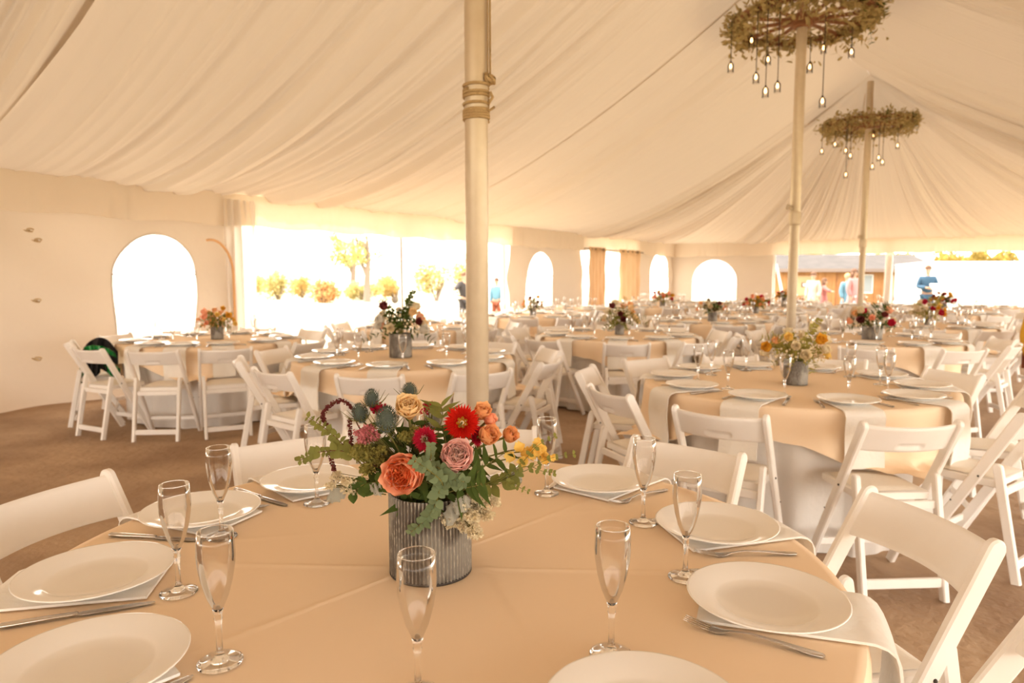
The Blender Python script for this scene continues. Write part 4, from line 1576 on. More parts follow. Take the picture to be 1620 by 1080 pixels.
# the curling burgundy spike
pts = [VC, at(600, 720, VY - .03), at(566, 672, VY - .02), at(561, 650, VY - .01), at(540, 634, VY), at(518, 645, VY), at(511, 660, VY), at(521, 677, VY)]
root = flower_root('amaranth_spike', pts[2], 'burgundy flower spike curling over in a hoop')
C_ = curve_pts(pts, 60)
s, b_ = MB(), MB()
s.tube(C_, .0014, 6)
for i in range(20, 61):
    for k in range(9):
        d = Vector((RS.gauss(0, 1), RS.gauss(0, 1), RS.gauss(0, 1))).normalized()
        b_.ball(C_[i] + d * RS.uniform(.001, .0055), RS.uniform(.0013, .0024), 5, 4)
rel_build(s, 'stem', F['twig'], root)
rel_build(b_, 'buds', F['burgundy'], root)
for (px0, py0, px1, py1, lab) in [(556, 700, 553, 665, 'brown seed spike beside the pink florets'), (528, 740, 520, 712, 'brown seed spike hanging over the eucalyptus leaves')]:
    root = flower_root('seed_spike', at(px0, py0, VY - .03), lab)
    C_ = curve_pts([VC, at(px0 + 10, py0 + 25, VY - .03), at(px0, py0, VY - .03), at(px1, py1, VY - .03)], 30)
    s, b_ = MB(), MB()
    s.tube(C_, .001, 5)
    for i in range(18, 31):
        for k in range(7):
            b_.ball(C_[i] + Vector((RS.gauss(0, 1), RS.gauss(0, 1), RS.gauss(0, 1))).normalized() * .004, RS.uniform(.0012, .0022), 5, 4)
    rel_build(s, 'stem', F['twig'], root)
    rel_build(b_, 'buds', F['burgundy'], root)


# ---- bouquets on the other tables
def plain_vase(x, y, r, h, label):
    root = empty('metal_vase', (x, y, TOPZ))
    n = 144
    mb = MB()
    P = np.zeros((6, n, 3))
    for i, z in enumerate([0, .004, h * .33, h * .66, h - .003, h]):
        for j in range(n):
            a = 2 * PI * j / n
            rib = r * .012 * math.cos(a * 36) if 0 < i < 5 else 0
            P[i, j] = ((r + rib) * math.cos(a), (r + rib) * math.sin(a), z)
    mb.grid(P, closed_v=True)
    mb.lathe([(r, h), (r - .003, h), (r - .004, h * .7), (0.001, h * .7)], n)
    mb.build('body', M['galv'], root)
    MB().lathe([(r - .002, 0.0002), (r + .0015, 0.0002), (r + .0015, 0.004), (r - .001, 0.005)], 48).build('base_rim', M['darksteel'], root)
    return tag(root, label, 'vase', 'small metal vases on the tables')


def bouquet(x, y, h, R, cols, leafcol, label, seed, tall=1.0, n=15, droop=0.5, wisps=6):
    rs = random.Random(seed)
    c = Vector((x, y, TOPZ + h))
    root = flower_root('bouquet', c, label, 'bouquet')
    for k in range(n):
        a = k * 2.39996 + rs.uniform(-.4, .4)
        el = math.asin(min(1, (k + .6) / n)) * rs.uniform(.7, 1.0)
        d = Vector((math.cos(a) * math.cos(el), math.sin(a) * math.cos(el), math.sin(el) * tall + .1))
        p = c + Vector((d.x * R, d.y * R, d.z * R * 1.0)) * rs.uniform(.75, 1.0)
        br = R * rs.uniform(.20, .32)
        m1, m2 = MB(), MB()
        rose(m1, m2, axis_matrix(p, d + Vector((0, -.5, .2))), br, rs, rs.uniform(.7, 1), low=True)
        m1.merge(m2)
        b = rel_build(m1, 'bloom', F[cols[k % len(cols)]], root)
    st, lf = MB(), MB()
    for k in range(26):
        a = k * 2.39996
        el = rs.uniform(-.35, 1.2)
        d = Vector((math.cos(a) * math.cos(el), math.sin(a) * math.cos(el), math.sin(el) * tall))
        L_ = R * (rs.uniform(.75, 1.05) if k >= wisps else rs.uniform(1.2, 1.6))
        e = c + d * L_
        if d.z < 0:
            e.z = max(e.z, c.z - droop * h)
        mid = c + d * L_ * .5 + Vector((0, 0, R * .18))
        sprig(st, lf, [c - Vector((0, 0, .02)), mid, e], rs, R * rs.uniform(.14, .22), R * .13, .3, .0014, rs.random() < .5, face=.3)
    rel_build(lf, 'leaves', F[leafcol], root)
    rel_build(st, 'stems', F['stem'], root)
    fb = MB()
    for k in range(170):
        v = Vector((rs.gauss(0, 1), rs.gauss(0, 1), rs.gauss(0, 1))).normalized() * R * rs.uniform(.55, 1.05)
        v.z = abs(v.z) * tall
        fb.ball(c + v, R * rs.uniform(.02, .05), 5, 4)
    rel_build(fb, 'blossoms', F[cols[-1]], root)
    return root


BQ = [
    # base picture point, table depth, vase radius, height, bouquet radius, colours, leaf, labels
    (1258, 607, 4.02, .068, .145, .175, ['yellow', 'cream', 'cream', 'peach', 'gold', 'cream'], 'moss', 'table with yellow flowers', 'yellow and cream bouquet on the table nearest beyond the front one', 1.05),
    (634, 566, 5.42, .088, .190, .215, ['white', 'coral', 'cream', 'apricot', 'white', 'burgundy', 'cream'], 'leaf', 'table behind the ribbed vase', 'white and coral bouquet in tall vase against bright opening', 1.1),
    (344, 539, 7.0, .060, .130, .165, ['yellow', 'peach', 'coral', 'gold', 'peach'], 'olive', 'table by the arched window', 'orange and yellow bouquet beside the arched window', 1.15),
    (980, 528, 7.58, .050, .120, .20, ['apricot', 'coral', 'burgundy', 'peach', 'cream'], 'olive', 'middle table of drooping flowers', 'drooping peach bouquet on middle table before the curtained doorway', 1.2),
    (1379, 538, 7.00, .095, .135, .205, ['cream', 'coral', 'crimson', 'peach', 'burgundy', 'cream'], 'leaf', 'table with the wide bouquet', 'wide cream and crimson bouquet in a squat broad vase', .8),
    (1467, 517, 9.10, .045, .120, .20, ['gold', 'cream', 'crimson', 'yellow', 'cream'], 'moss', 'table beyond the wide bouquet', 'golden bouquet behind the wide crimson one', .95),
    (843, 500, 11.3, .05, .12, .16, ['peach', 'gold', 'burgundy', 'cream'], 'olive', 'table before the narrow arch', 'small peach bouquet before the narrow arched window', 1.1),
    (1048, 487, 14.9, .06, .14, .22, ['crimson', 'coral', 'gold'], 'olive', 'table before the corner window', 'small reddish bouquet farthest toward the tent corner', .9),
    (1127, 505, 9.95, .065, .13, .19, ['cream', 'peach', 'burgundy', 'cream'], 'leaf', 'table before the domed window', 'pale bouquet with dark tips before the domed window', .8),
    (1195, 497, 12.2, .055, .12, .20, ['coral', 'crimson', 'peach', 'gold'], 'olive', 'table left of the far pole', 'coral bouquet just left of the second pole', .9),
    (1240, 487, 14.8, .05, .20, .17, ['crimson', 'gold', 'burgundy'], 'olive', 'table beside the far pole', 'dark tall bouquet close against the second pole', .9),
    (1492, 497, 12.2, .05, .18, .19, ['burgundy', 'gold', 'crimson'], 'leaf', 'table before the white marquee', 'dark bouquet nearest the white marquee', .9),
]
for i, (px, py, Y, vr, vh, R_, cols, lf, vlab, lab, tall) in enumerate(BQ):
    q_ = at(px, py, Y)
    plain_vase(q_.x, q_.y, vr, vh, 'dull metal vase standing on the ' + vlab)
    bouquet(q_.x, q_.y, vh, R_, cols, lf, lab, 50 + i, tall)

# ------------------------------------------------------------------ chandeliers
def chandelier(cx, cy, cz, label, drops, seed, flat):
    rs = random.Random(seed)
    root = empty('chandelier', (cx, cy, cz))
    tag(root, label, 'chandelier', 'wagon wheel chandeliers')
    R = 0.80
    a_ = np.linspace(0, 2 * PI, 49)
    P = np.array([[((R + dr) * math.cos(a), (R + dr) * math.sin(a), dz) for dr, dz in ((-.03, -.035), (.03, -.035), (.03, .035), (-.03, .035))] for a in a_[:-1]])
    MB().grid(P, closed_u=True, closed_v=True).build('wheel_rim', M['wheel'], root, smooth=False)
    MB().lathe([(0.07, -.09), (.12, -.07), (.12, .07), (.07, .09), (.07, -.09)], 24).build('wheel_hub', M['wheel'], root, sharp=40)
    for k in range(12):
        a = 2 * PI * k / 12 + .1
        MB().tube([(.11 * math.cos(a), .11 * math.sin(a), 0), (R * .5 * math.cos(a), R * .5 * math.sin(a), 0), (R * .97 * math.cos(a), R * .97 * math.sin(a), 0)], [.026, .022, .03], 8).build('wheel_spoke', M['wheel'], root)
    for k in range(3):
        a = 2 * PI * k / 3 + .5
        MB().tube([(.13 * math.cos(a), .13 * math.sin(a), 0.03), (.09 * math.cos(a), .09 * math.sin(a), 0.62)], .007, 6).build('hanging_rope', M['rope'], root)
    # dried grasses wound along the rim and over the spokes, and green leafy trails
    dry, grn = MB(), MB()
    for k in range(2300):
        a = rs.uniform(0, 2 * PI)
        if rs.random() < .86:
            r = R + rs.gauss(0, .07)
            z = rs.gauss(-.01, .07) * (1 if flat else .8)
        else:
            r = R * math.sqrt(rs.random()) * .95
            z = rs.uniform(-.06, .07)
        if rs.random() < .18:
            z -= rs.random() ** 2 * .28
        p = Vector((r * math.cos(a), r * math.sin(a), z))
        d = Vector((rs.gauss(0, 1), rs.gauss(0, 1), rs.gauss(-.3, .8))).normalized()
        m = axis_matrix(p, Vector((rs.gauss(0, 1), rs.gauss(0, 1), rs.gauss(0, 1))), rs.uniform(0, 6))
        leaf_shape(dry, m, rs.uniform(.05, .12), rs.uniform(.025, .055), rs.uniform(-.3, .6), .1, .4, 4)
    for k in range(12):
        a = rs.uniform(-1.0, .9) if k < 7 else rs.uniform(0, 2 * PI)
        r = R + rs.uniform(-.05, .1)
        p = Vector((r * math.cos(a), r * math.sin(a), .05))
        t = Vector((-math.sin(a), math.cos(a), 0)) * rs.uniform(-.25, .25)
        sprig(grn, grn, [p, p + t * .6 + Vector((0, 0, -.02)), p + t + Vector((math.cos(a) * .06, math.sin(a) * .06, rs.uniform(-.28, -.05)))], rs, .055, .045, .1, .004, False, face=.1)
    dry.build('dried_foliage', F['straw'], root)
    grn.build('green_foliage', F['leaf'], root)
    for (px, py, s) in drops:
        # the pendant hangs where its line from the wheel leads
        ray = at(px, py, cy)
        x = ray.x - cx
        yy = s * math.sqrt(max(0.0, (R * .93) ** 2 - x * x)) * (.98 if abs(s) > .5 else 1)
        b = at(px, py, cy + yy)
        loc = Vector((b.x - cx, b.y - cy, b.z - cz))
        rr = math.hypot(loc.x, loc.y)
        g_ = empty('jar_pendant', (loc.x, loc.y, loc.z))
        g_.parent = root
        MB().tube([(0, 0, 0.045), (0, 0, -loc.z)], .005, 6).build('cord', M['cord'], g_)
        MB().lathe([(.012, .062), (.012, .045), (.022, .040), (.022, .030)], 12).build('socket', M['cord'], g_)
        MB().lathe([(.021, .040), (.030, .028), (.036, .012), (.036, -.062), (.040, -.068), (.038, -.072), (.033, -.064), (.034, .010), (.028, .024), (.019, .036)], 20).build('glass_jar', M['bowl'], g_)
        MB().lathe([(.001, -.026), (.010, -.022), (.0155, -.010), (.014, .004), (.009, .018), (.008, .034)], 14).build('bulb', M['bulb'], g_)
    return root


W1 = at(1250, 33, 8.75)
chandelier(P2[0], P2[1], W1.z, 'wagon wheel chandelier with hanging jar bulbs on the second pole',
           [(1156, 105, -.1), (1189, 64, .9), (1196, 122, -.9), (1215, 94, .8), (1211, 144, -.95), (1230, 136, -.8), (1266, 105, .8), (1281, 106, .5), (1296, 63, .95), (1303, 76, .9), (1301, 160, -.9), (1347, 82, .3)], 5, False)
W2 = at(1360, 197, 14.34)
chandelier(P3[0], P3[1], W2.z, 'wagon wheel chandelier with hanging jar bulbs on the third pole',
           [(1300, 239, .2), (1321, 228, .6), (1338, 238, -.5), (1345, 246, -.9), (1338, 276, -.8), (1382, 215, .9), (1374, 230, .8), (1380, 263, -.9), (1390, 249, -.5), (1396, 256, -.8), (1420, 230, .2)], 6, True)

# ------------------------------------------------------------------ curtained doorway
def curtain(s0, s1, label):
    n, nz = 90, 18
    P = np.zeros((n, nz, 3))
    for i in range(n):
        f = i / (n - 1)
        for j in range(nz):
            z = 2.16 - 2.12 * j / (nz - 1)
            w = 0.055 + .02 * (j / nz)
            P[i, j] = line_pt('left', s0 + (s1 - s0) * f + .03 * math.sin(f * 9 + j * .2) * j / nz, 0.24 + w * math.sin(f * 2 * PI * 4.5) + .012 * math.sin(f * 40 + j), z)
    root = empty('curtain', line_pt('left', (s0 + s1) / 2, .24, 0))
    tag(root, label, 'curtain', 'tan curtains at the doorway')
    rel_build(MB().grid(P), 'drape', M['curtain'], root)
    for k in range(5):
        f = (k + .5) / 5
        c = Vector(line_pt('left', s0 + (s1 - s0) * f, .24, 2.11))
        mb = MB().lathe([(.030, -.006), (.045, -.006), (.045, .006), (.030, .006), (.030, -.006)], 16, m=axis_matrix(c, (TD[0], TD[1], 0)))
        rel_build(mb, 'grommet', M['darksteel'], root)


curtain(11.8 * S, 12.62 * S, 'tan grommet curtain on the near side of the doorway')
curtain(13.45 * S, 14.7 * S, 'tan grommet curtain on the corner side of the doorway')
rod = MB().tube([line_pt('left', 11.6 * S, .24, 2.11), line_pt('left', 14.95 * S, .24, 2.11)], .014, 8)
tag(rod.build('curtain_rod', M['darksteel']), 'dark curtain rod across the doorway over both curtains', 'rod')

# ------------------------------------------------------------------ jacket over a chair at the table by the arched window
def drape_sheet(rows, thick=.006):
    """rows: list of lists of points; gives a cloth with thickness"""
    A = np.array([[tuple(p) for p in r] for r in rows])
    B = A + np.array([0.0, thick, thick * .3])
    loop = np.concatenate([A, B[:, ::-1]], axis=1)
    mb = MB().grid(loop, closed_v=True)
    k = loop.shape[1]
    mb.f.append(tuple(range(k))[::-1])
    mb.f.append(tuple(range((len(rows) - 1) * k, len(rows) * k)))
    return mb


jr = empty('jacket', at(150, 600, 6.3))
tag(jr, 'black jacket with bright green satin lining slung over a chair back', 'jacket')


def sheet_px(cols, Y, wob=.02, seed=0):
    """cols: (x_top, y_top, x_bot, y_bot) columns across the cloth"""
    rows = []
    f_ = smoothnoise(900 + seed)
    C1 = [Vector((a, b, 0)) for a, b, _, _ in cols]
    C2 = [Vector((c, d, 0)) for _, _, c, d in cols]
    A_, B_ = curve_pts(C1, 24), curve_pts(C2, 24)
    for i in range(25):
        r = []
        for j in range(13):
            t = j / 12
            q_ = A_[i].lerp(B_[i], t)
            r.append(at(q_.x, q_.y, Y + wob * float(f_(i * .45 + t * 1.3)) + .03 * math.sin(i * .9 + t)))
        rows.append(r)
    return rows


rel_build(drape_sheet(sheet_px([(131, 553, 124, 578), (140, 541, 136, 566), (155, 534, 152, 562), (170, 538, 168, 566), (186, 556, 186, 578)], 6.32, .01, 1)), 'shell', M['cord_black'] if 'cord_black' in M else mat('black_wool', (.012, .010, .010), .9), jr)
green = mat('green_satin', (0.0, 0.22, 0.035), .25, spec=.7)
blackw = mat('black_wool_sleeve', (.014, .012, .012), .9)
rel_build(drape_sheet(sheet_px([(132, 549, 135, 557), (148, 546, 150, 553), (165, 549, 166, 557), (181, 557, 184, 566)], 6.22, .02, 2)), 'lining_edge', green, jr)
rel_build(drape_sheet(sheet_px([(128, 560, 124, 600), (136, 562, 130, 606), (147, 566, 140, 596), (152, 570, 150, 584)], 6.38, .03, 3)), 'sleeve', green, jr)
rel_build(drape_sheet(sheet_px([(133, 566, 133, 588), (142, 566, 140, 594), (152, 568, 150, 596), (160, 572, 158, 590)], 6.26, .02, 4)), 'sleeve', blackw, jr)
rel_build(drape_sheet(sheet_px([(164, 574, 170, 590), (172, 574, 178, 596), (182, 578, 184, 596), (190, 583, 190, 592)], 6.26, .02, 5)), 'lining', green, jr)
rel_build(drape_sheet(sheet_px([(150, 566, 152, 578), (160, 568, 164, 586), (172, 570, 172, 590)], 6.29, .01, 6)), 'collar', blackw, jr)


# ------------------------------------------------------------------ people
def skin_mesh(name, joints, edges, material, parent, sub=2):
    me = bpy.data.meshes.new(name)
    keys = list(joints)
    me.from_pydata([joints[k][0] for k in keys], [(keys.index(a), keys.index(b)) for a, b in edges], [])
    o = bpy.data.objects.new(name, me)
    COL.objects.link(o)
    o.parent = parent
    sk = o.modifiers.new('skin', 'SKIN')
    for i, k in enumerate(keys):
        r = joints[k][1]
        me.skin_vertices[0].data[i].radius = r if hasattr(r, '__len__') else (r, r)
    me.skin_vertices[0].data[0].use_root = True
    ss = o.modifiers.new('sub', 'SUBSURF')
    ss.levels = ss.render_levels = sub
    me.materials.append(material)
    sk.use_smooth_shade = True
    return o


def person(x, y, rz, h, label, top, bottom, hair, pose='stand', skirt=False, longhair=False, z=None):
    z = ground_z(x, y) if z is None else z
    root = empty('person', (x, y, z), rz)
    tag(root, label, 'person', None)
    k = h / 1.75
    V = lambda a, b, c: (a * k, b * k, c * k)
    hip_z = .93
    J = {}
    if pose == 'sit':
        J['pelvis'] = (V(0, 0, .55), (.14 * k, .11 * k))
        dz = -.38
        leg = lambda s: [V(s * .10, -.05, .54), V(s * .11, -.43, .52), V(s * .11, -.45, .08)]
    else:
        J['pelvis'] = (V(0, 0, hip_z), (.14 * k, .10 * k))
        dz = 0
        leg = lambda s: [V(s * .09, 0, .86), V(s * .10, -.02, .48), V(s * .10, .02, .08)]
    J['belly'] = (V(0, 0, 1.10 + dz), (.13 * k, .095 * k))
    J['chest'] = (V(0, -.01, 1.30 + dz), (.155 * k, .11 * k))
    J['neck0'] = (V(0, 0, 1.45 + dz), .06 * k)
    J['neck1'] = (V(0, -.01, 1.52 + dz), .05 * k)
    J['head'] = (V(0, -.02, 1.62 + dz), (.082 * k, .095 * k))
    J['crown'] = (V(0, -.015, 1.70 + dz), (.068 * k, .078 * k))
    E_ = [('pelvis', 'belly'), ('belly', 'chest'), ('chest', 'neck0'), ('neck0', 'neck1'), ('neck1', 'head'), ('head', 'crown')]
    for s, n_ in ((-1, 'l'), (1, 'r')):
        if pose == 'hold':
            arm = [(s * .18, 0, 1.40), (s * .25, -.02, 1.14), (s * .07, -.22, 1.12)]
        elif pose == 'reach' and s < 0:
            arm = [(s * .18, 0, 1.40), (s * .34, -.12, 1.28), (s * .50, -.25, 1.25)]
        else:
            arm = [(s * .18, 0, 1.40 + dz), (s * .23, .02, 1.12 + dz), (s * .22, -.06, .88 + dz)]
        J['sh' + n_] = (V(*arm[0]), .055 * k)
        J['el' + n_] = (V(*arm[1]), .042 * k)
        J['wr' + n_] = (V(*arm[2]), .028 * k)
        d = (Vector(arm[2]) - Vector(arm[1])).normalized()
        hd = Vector(arm[2]) + d * .08
        J['hd' + n_] = (V(*hd), (.036 * k, .020 * k))
        E_ += [('chest', 'sh' + n_), ('sh' + n_, 'el' + n_), ('el' + n_, 'wr' + n_), ('wr' + n_, 'hd' + n_)]
        for q_ in range(4):
            J['f%d%s' % (q_, n_)] = (V(*(hd + d * (.07 + .01 * (q_ in (1, 2))) + Vector((.0, .0, .022 * (q_ - 1.5))))), .009 * k)
            E_.append(('hd' + n_, 'f%d%s' % (q_, n_)))
        J['th' + n_] = (V(*(hd + d * .03 + Vector((-s * .04, -.01, .02)))), .010 * k)
        E_.append(('hd' + n_, 'th' + n_))
        L_ = leg(s)
        J['hi' + n_] = (L_[0], .085 * k)
        J['kn' + n_] = (L_[1], .058 * k)
        J['an' + n_] = (L_[2], .038 * k)
        t_ = Vector(L_[2]) + Vector((0, -.16 * k, -.045 * k))
        J['to' + n_] = (tuple(t_), (.038 * k, .025 * k))
        E_ += [('pelvis', 'hi' + n_), ('hi' + n_, 'kn' + n_), ('kn' + n_, 'an' + n_), ('an' + n_, 'to' + n_)]
    skin_mesh('body', J, E_, M['skin'], root)
    grow = lambda r, g_: tuple(q_ + g_ * k for q_ in (r if hasattr(r, '__len__') else (r, r)))
    T_ = {n: (J[n][0], grow(J[n][1], .030)) for n in ('belly', 'chest', 'neck0', 'shl', 'ell', 'wrl', 'shr', 'elr', 'wrr', 'pelvis')}
    T_['neck0'] = (J['neck0'][0], .068 * k)
    T_ = dict([('chest', T_['chest'])] + [(a, b) for a, b in T_.items() if a != 'chest'])
    skin_mesh('top', T_, [('pelvis', 'belly'), ('belly', 'chest'), ('chest', 'neck0'), ('chest', 'shl'), ('shl', 'ell'), ('ell', 'wrl'), ('chest', 'shr'), ('shr', 'elr'), ('elr', 'wrr')], top, root)
    if skirt:
        P = np.zeros((12, 36, 3))
        for i in range(12):
            f = i / 11
            for j in range(36):
                a = 2 * PI * j / 36
                r = (.15 + .16 * f + .02 * f * math.sin(7 * a)) * k
                P[i, j] = (r * math.cos(a), r * .8 * math.sin(a), (1.08 + dz - (.95 + dz) * f) * k)
        MB().grid(P, closed_v=True).build('skirt', bottom, root)
    else:
        B_ = {n: (J[n][0], grow(J[n][1], .022)) for n in ('pelvis', 'hil', 'knl', 'anl', 'hir', 'knr', 'anr')}
        skin_mesh('trousers', B_, [('pelvis', 'hil'), ('hil', 'knl'), ('knl', 'anl'), ('pelvis', 'hir'), ('hir', 'knr'), ('knr', 'anr')], bottom, root)
    hz = J['head'][0]
    hb = MB()
    n1, n2 = 16, 10
    P = np.zeros((n2, n1, 3))
    for i in range(n2):
        el = PI / 2 - (PI * (.62 if longhair else .50)) * i / (n2 - 1)
        for j in range(n1):
            a = 2 * PI * j / n1
            front = max(0, -math.sin(a))
            e2 = max(el, -.9 + 1.3 * front)
            P[i, j] = (.098 * k * math.cos(e2) * math.cos(a), .112 * k * math.cos(e2) * math.sin(a) + .01 * k, .125 * k * math.sin(e2) + .035 * k)
            if longhair and i > n2 - 4 and math.sin(a) > -.2:
                P[i, j][2] -= .09 * k * (i - (n2 - 4))
    hb.grid(P + np.array(hz), closed_v=True)
    hb.build('hair', hair, root)
    fc = MB()
    fy = hz[1] - .093 * k
    fc.ball((0, fy - .012 * k, hz[2] - .012 * k), .016 * k, 8, 6, s=(.7, 1, 1.3))
    fc.build('nose', M['skin'], root)
    eyes = MB()
    for s in (-1, 1):
        e_ = MB().ball((s * .032 * k, fy + .004 * k, hz[2] + .016 * k), .010 * k, 8, 6).build('eye', M['cord'], root)
        MB().ball((s * .092 * k, hz[1] + .01 * k, hz[2]), .024 * k, 8, 6, s=(.4, .8, 1.2)).build('ear', M['skin'], root)
    MB().ball((0, fy + .004 * k, hz[2] - .050 * k), .022 * k, 8, 6, s=(1, .4, .3)).build('mouth', F['blush'], root)
    return root


cl = {n: mat(n, c, .85) for n, c in dict(navy_suit=(.03, .08, .14), pink_dress=(.42, .19, .19), rose_dress=(.28, .09, .08), ivory_dress=(.42, .37, .30), black_vest=(.03, .025, .025),
                                         white_shirt=(.85, .83, .8), mustard_top=(.62, .33, .02), rust_skirt=(.20, .05, .02), brown_hair=(.10, .045, .02), fair_hair=(.45, .28, .13), sky_cloth=(.10, .22, .30)).items()}


def ground_at(px, Y):
    p = at(px, 540, Y)
    return p.x, p.y


x, y = ground_at(1462, 20.6)
person(x, y, -.35, 1.80, 'person in a blue suit holding papers outside the open end', cl['navy_suit'], cl['navy_suit'], cl['brown_hair'], 'hold')
hx, hy = x, y
pp = MB().box((0, 0, 0), (.26, .02, .20), bev=.004)
o_ = pp.build('paper_sheet_hanging', cl['white_shirt'])
o_.location = (x + .07, y - .27, ground_z(x, y) + 1.19); o_.rotation_euler = (-.6, 0, -.3)
tag(o_, 'white paper held by the person in the blue suit', 'paper')
x, y = ground_at(1346, 21.5)
person(x, y, .5, 1.70, 'person in a long pale pink dress by the third pole, outside', cl['pink_dress'], cl['pink_dress'], cl['brown_hair'], skirt=True, longhair=True)
x, y = ground_at(1336, 22.6)
person(x, y, .2, 1.62, 'person in pale blue clothes behind the pink dress outside', cl['sky_cloth'], cl['sky_cloth'], cl['fair_hair'], skirt=True)
x, y = ground_at(1283, 23.0)
person(x, y, -.9, 1.66, 'person in an ivory dress standing outside before the shed', cl['ivory_dress'], cl['ivory_dress'], cl['brown_hair'], skirt=True)
x, y = ground_at(1300, 23.6)
person(x, y, 1.2, 1.50, 'person in a rose dress reaching out an arm before the shed', cl['rose_dress'], cl['rose_dress'], cl['brown_hair'], 'reach', skirt=True, longhair=True)
x, y = ground_at(735, 21.5)
person(x, y, .6, 1.75, 'person in dark vest and white shirt outside the open side', cl['black_vest'], cl['black_vest'], cl['brown_hair'], 'reach')
x, y = ground_at(786, 22.0)
person(x, y, -.4, 1.55, 'person in pale blue top and rust trousers outside beside the white post', cl['sky_cloth'], cl['rust_skirt'], cl['brown_hair'], 'stand')
q_ = at(1653, 540, 7.35)
person(q_.x, q_.y, .2, 1.72, 'person with brown hair and mustard top at the picture edge', cl['mustard_top'], cl['rust_skirt'], cl['brown_hair'], 'sit', longhair=True, z=0.0)

# ------------------------------------------------------------------ outside the open end
SY = 34.0
SL, SR = at(1216, 450, SY).x, at(1472, 450, SY).x
GZ = ground_z((SL + SR) / 2, SY)
shed = empty('wooden_shed', ((SL + SR) / 2, SY, GZ))
tag(shed, 'long orange wood shed with grey roof behind the open tent end', 'shed')
SW = SR - SL
ez = at(1300, 428, SY).z - GZ
mb = MB()
nb = 46
for k in range(nb):
    mb.box((-SW / 2 + SW * (k + .5) / nb, 0.012 * (k % 2), ez / 2 + .02), (SW / nb - .006, .03, ez), bev=.004)
mb.box((0, 1.6, ez / 2), (SW, 3.0, ez - .02))
mb.build('plank_wall', M['wood'], shed, smooth=False)
rz_ = at(1300, 405, SY + 2.2).z - GZ
rf = MB()
P = np.zeros((2, 40, 3))
rf.add([(-SW / 2 - .3, -.55, ez - .02), (SW / 2 + .3, -.55, ez - .02), (SW / 2 + .3, 2.2, rz_), (-SW / 2 - .3, 2.2, rz_), (-SW / 2 - .3, -.55, ez + .06), (SW / 2 + .3, -.55, ez + .06), (SW / 2 + .3, 2.2, rz_ + .08), (-SW / 2 - .3, 2.2, rz_ + .08)],
       [(0, 3, 2, 1), (4, 5, 6, 7), (0, 1, 5, 4), (1, 2, 6, 5), (2, 3, 7, 6), (3, 0, 4, 7)])
rf.build('roof', M['roof'], shed, smooth=False)
MB().box((0, -.56, ez + .01), (SW + .62, .04, .16)).build('fascia', M['fascia'] if 'fascia' in M else mat('pale_fascia', (.16, .12, .10), .8), shed, smooth=False)
for px0, px1, m_, nm in ((1258, 1288, 'plyboard', 'serving_hatch'), (1411, 1442, 'plyboard', 'serving_hatch')):
    a, b = at(px0, 440, SY).x - shed.location.x, at(px1, 440, SY).x - shed.location.x
    zt, zb_ = at(1300, 436, SY).z - GZ, at(1300, 468, SY).z - GZ
    hd = MB().box(((a + b) / 2, -.03, (zt + zb_) / 2), (b - a, .05, zt - zb_), bev=.01).build(nm, M[m_], shed, smooth=False)
    MB().box(((a + b) / 2, -.07, (zt + zb_) / 2 + .05), (.34, .03, .22), bev=.008).build('picture_frame', M['darksteel'], hd, smooth=False)
    MB().box(((a + b) / 2, -.087, (zt + zb_) / 2 + .05), (.22, .01, .12)).build('picture', M['china'], hd, smooth=False)
    MB().box(((a + b) / 2, -.12, zb_ - .05), (b - a + .1, .22, .04)).build('ledge', M['wood'], hd, smooth=False)
a, b = at(1363, 440, SY).x - shed.location.x, at(1381, 440, SY).x - shed.location.x
zt, zb_ = at(1300, 434, SY).z - GZ, at(1300, 464, SY).z - GZ
wf = MB().box(((a + b) / 2, -.02, (zt + zb_) / 2), (b - a, .05, zt - zb_), bev=.01).build('window_frame', M['whitepaint'], shed, smooth=False)
MB().box(((a + b) / 2, -.05, (zt + zb_) / 2), (b - a - .1, .01, zt - zb_ - .1)).build('pane', mat('shed_window_glass', (.25, .28, .3), .08), wf, smooth=False)
a = at(1324, 440, SY).x - shed.location.x
MB().box((a, -.015, ez / 2), (.05, .05, ez)).build('door_edge', M['wheel'], shed, smooth=False)

bx = at(1480, 440, 33)
tag(MB().box((0, 0, .9), (.50, .4, 1.8), bev=.02).merge(MB().box((0, -.21, 1.0), (.25, .03, .3), bev=.01)).build('utility_cabinet', mat('grey_cabinet', (.5, .5, .48), .5), loc=(bx.x + .1, 33, ground_z(bx.x, 33)), smooth=False), 'grey utility cabinet just beyond the shed corner', 'cabinet')

# the big white canvas marquee
mq = empty('white_marquee', (at(1600, 450, 27).x, 28.5, 0))
g0 = ground_z(mq.location.x, 28.5)
mq.location.z = g0
tag(mq, 'big plain white canvas marquee outside at the open tent end', 'tent')
xl = at(1506, 440, 27).x - mq.location.x
xr = 7.0
zt = at(1540, 416, 27).z - g0
xs = at(1478, 440, 27).x - mq.location.x
P = np.zeros((60, 8, 3))
for i in range(60):
    f = i / 59
    for j in range(8):
        P[i, j] = (xl + (xr - xl) * f, -1.5 + .04 * math.sin(f * 60), zt * j / 7)
wl_ = MB().grid(P)
wl_.add([(xl, -1.5, 0), (xl, 2.5, 0), (xl, 2.5, zt), (xl, -1.5, zt)], [(0, 1, 2, 3)])
wl_.build('canvas_wall', M['undercloth'], mq)
z2 = at(1480, 445, 27).z - g0
MB().box(((xs + xl) / 2, -1.1, z2 / 2), (xl - xs, .6, z2), bev=.03).build('low_canvas_wall', M['undercloth'], mq, smooth=False)
MB().add([(xl - .1, -1.6, zt), (xr, -1.6, zt), (xr, 1, zt + .12), (xl + .5, 1, zt + .12), (xl - .1, 2.5, zt), (xr, 2.5, zt)], [(0, 1, 2, 3), (3, 2, 5, 4), (0, 3, 4)]).build('roof', M['undercloth'], mq, smooth=False)


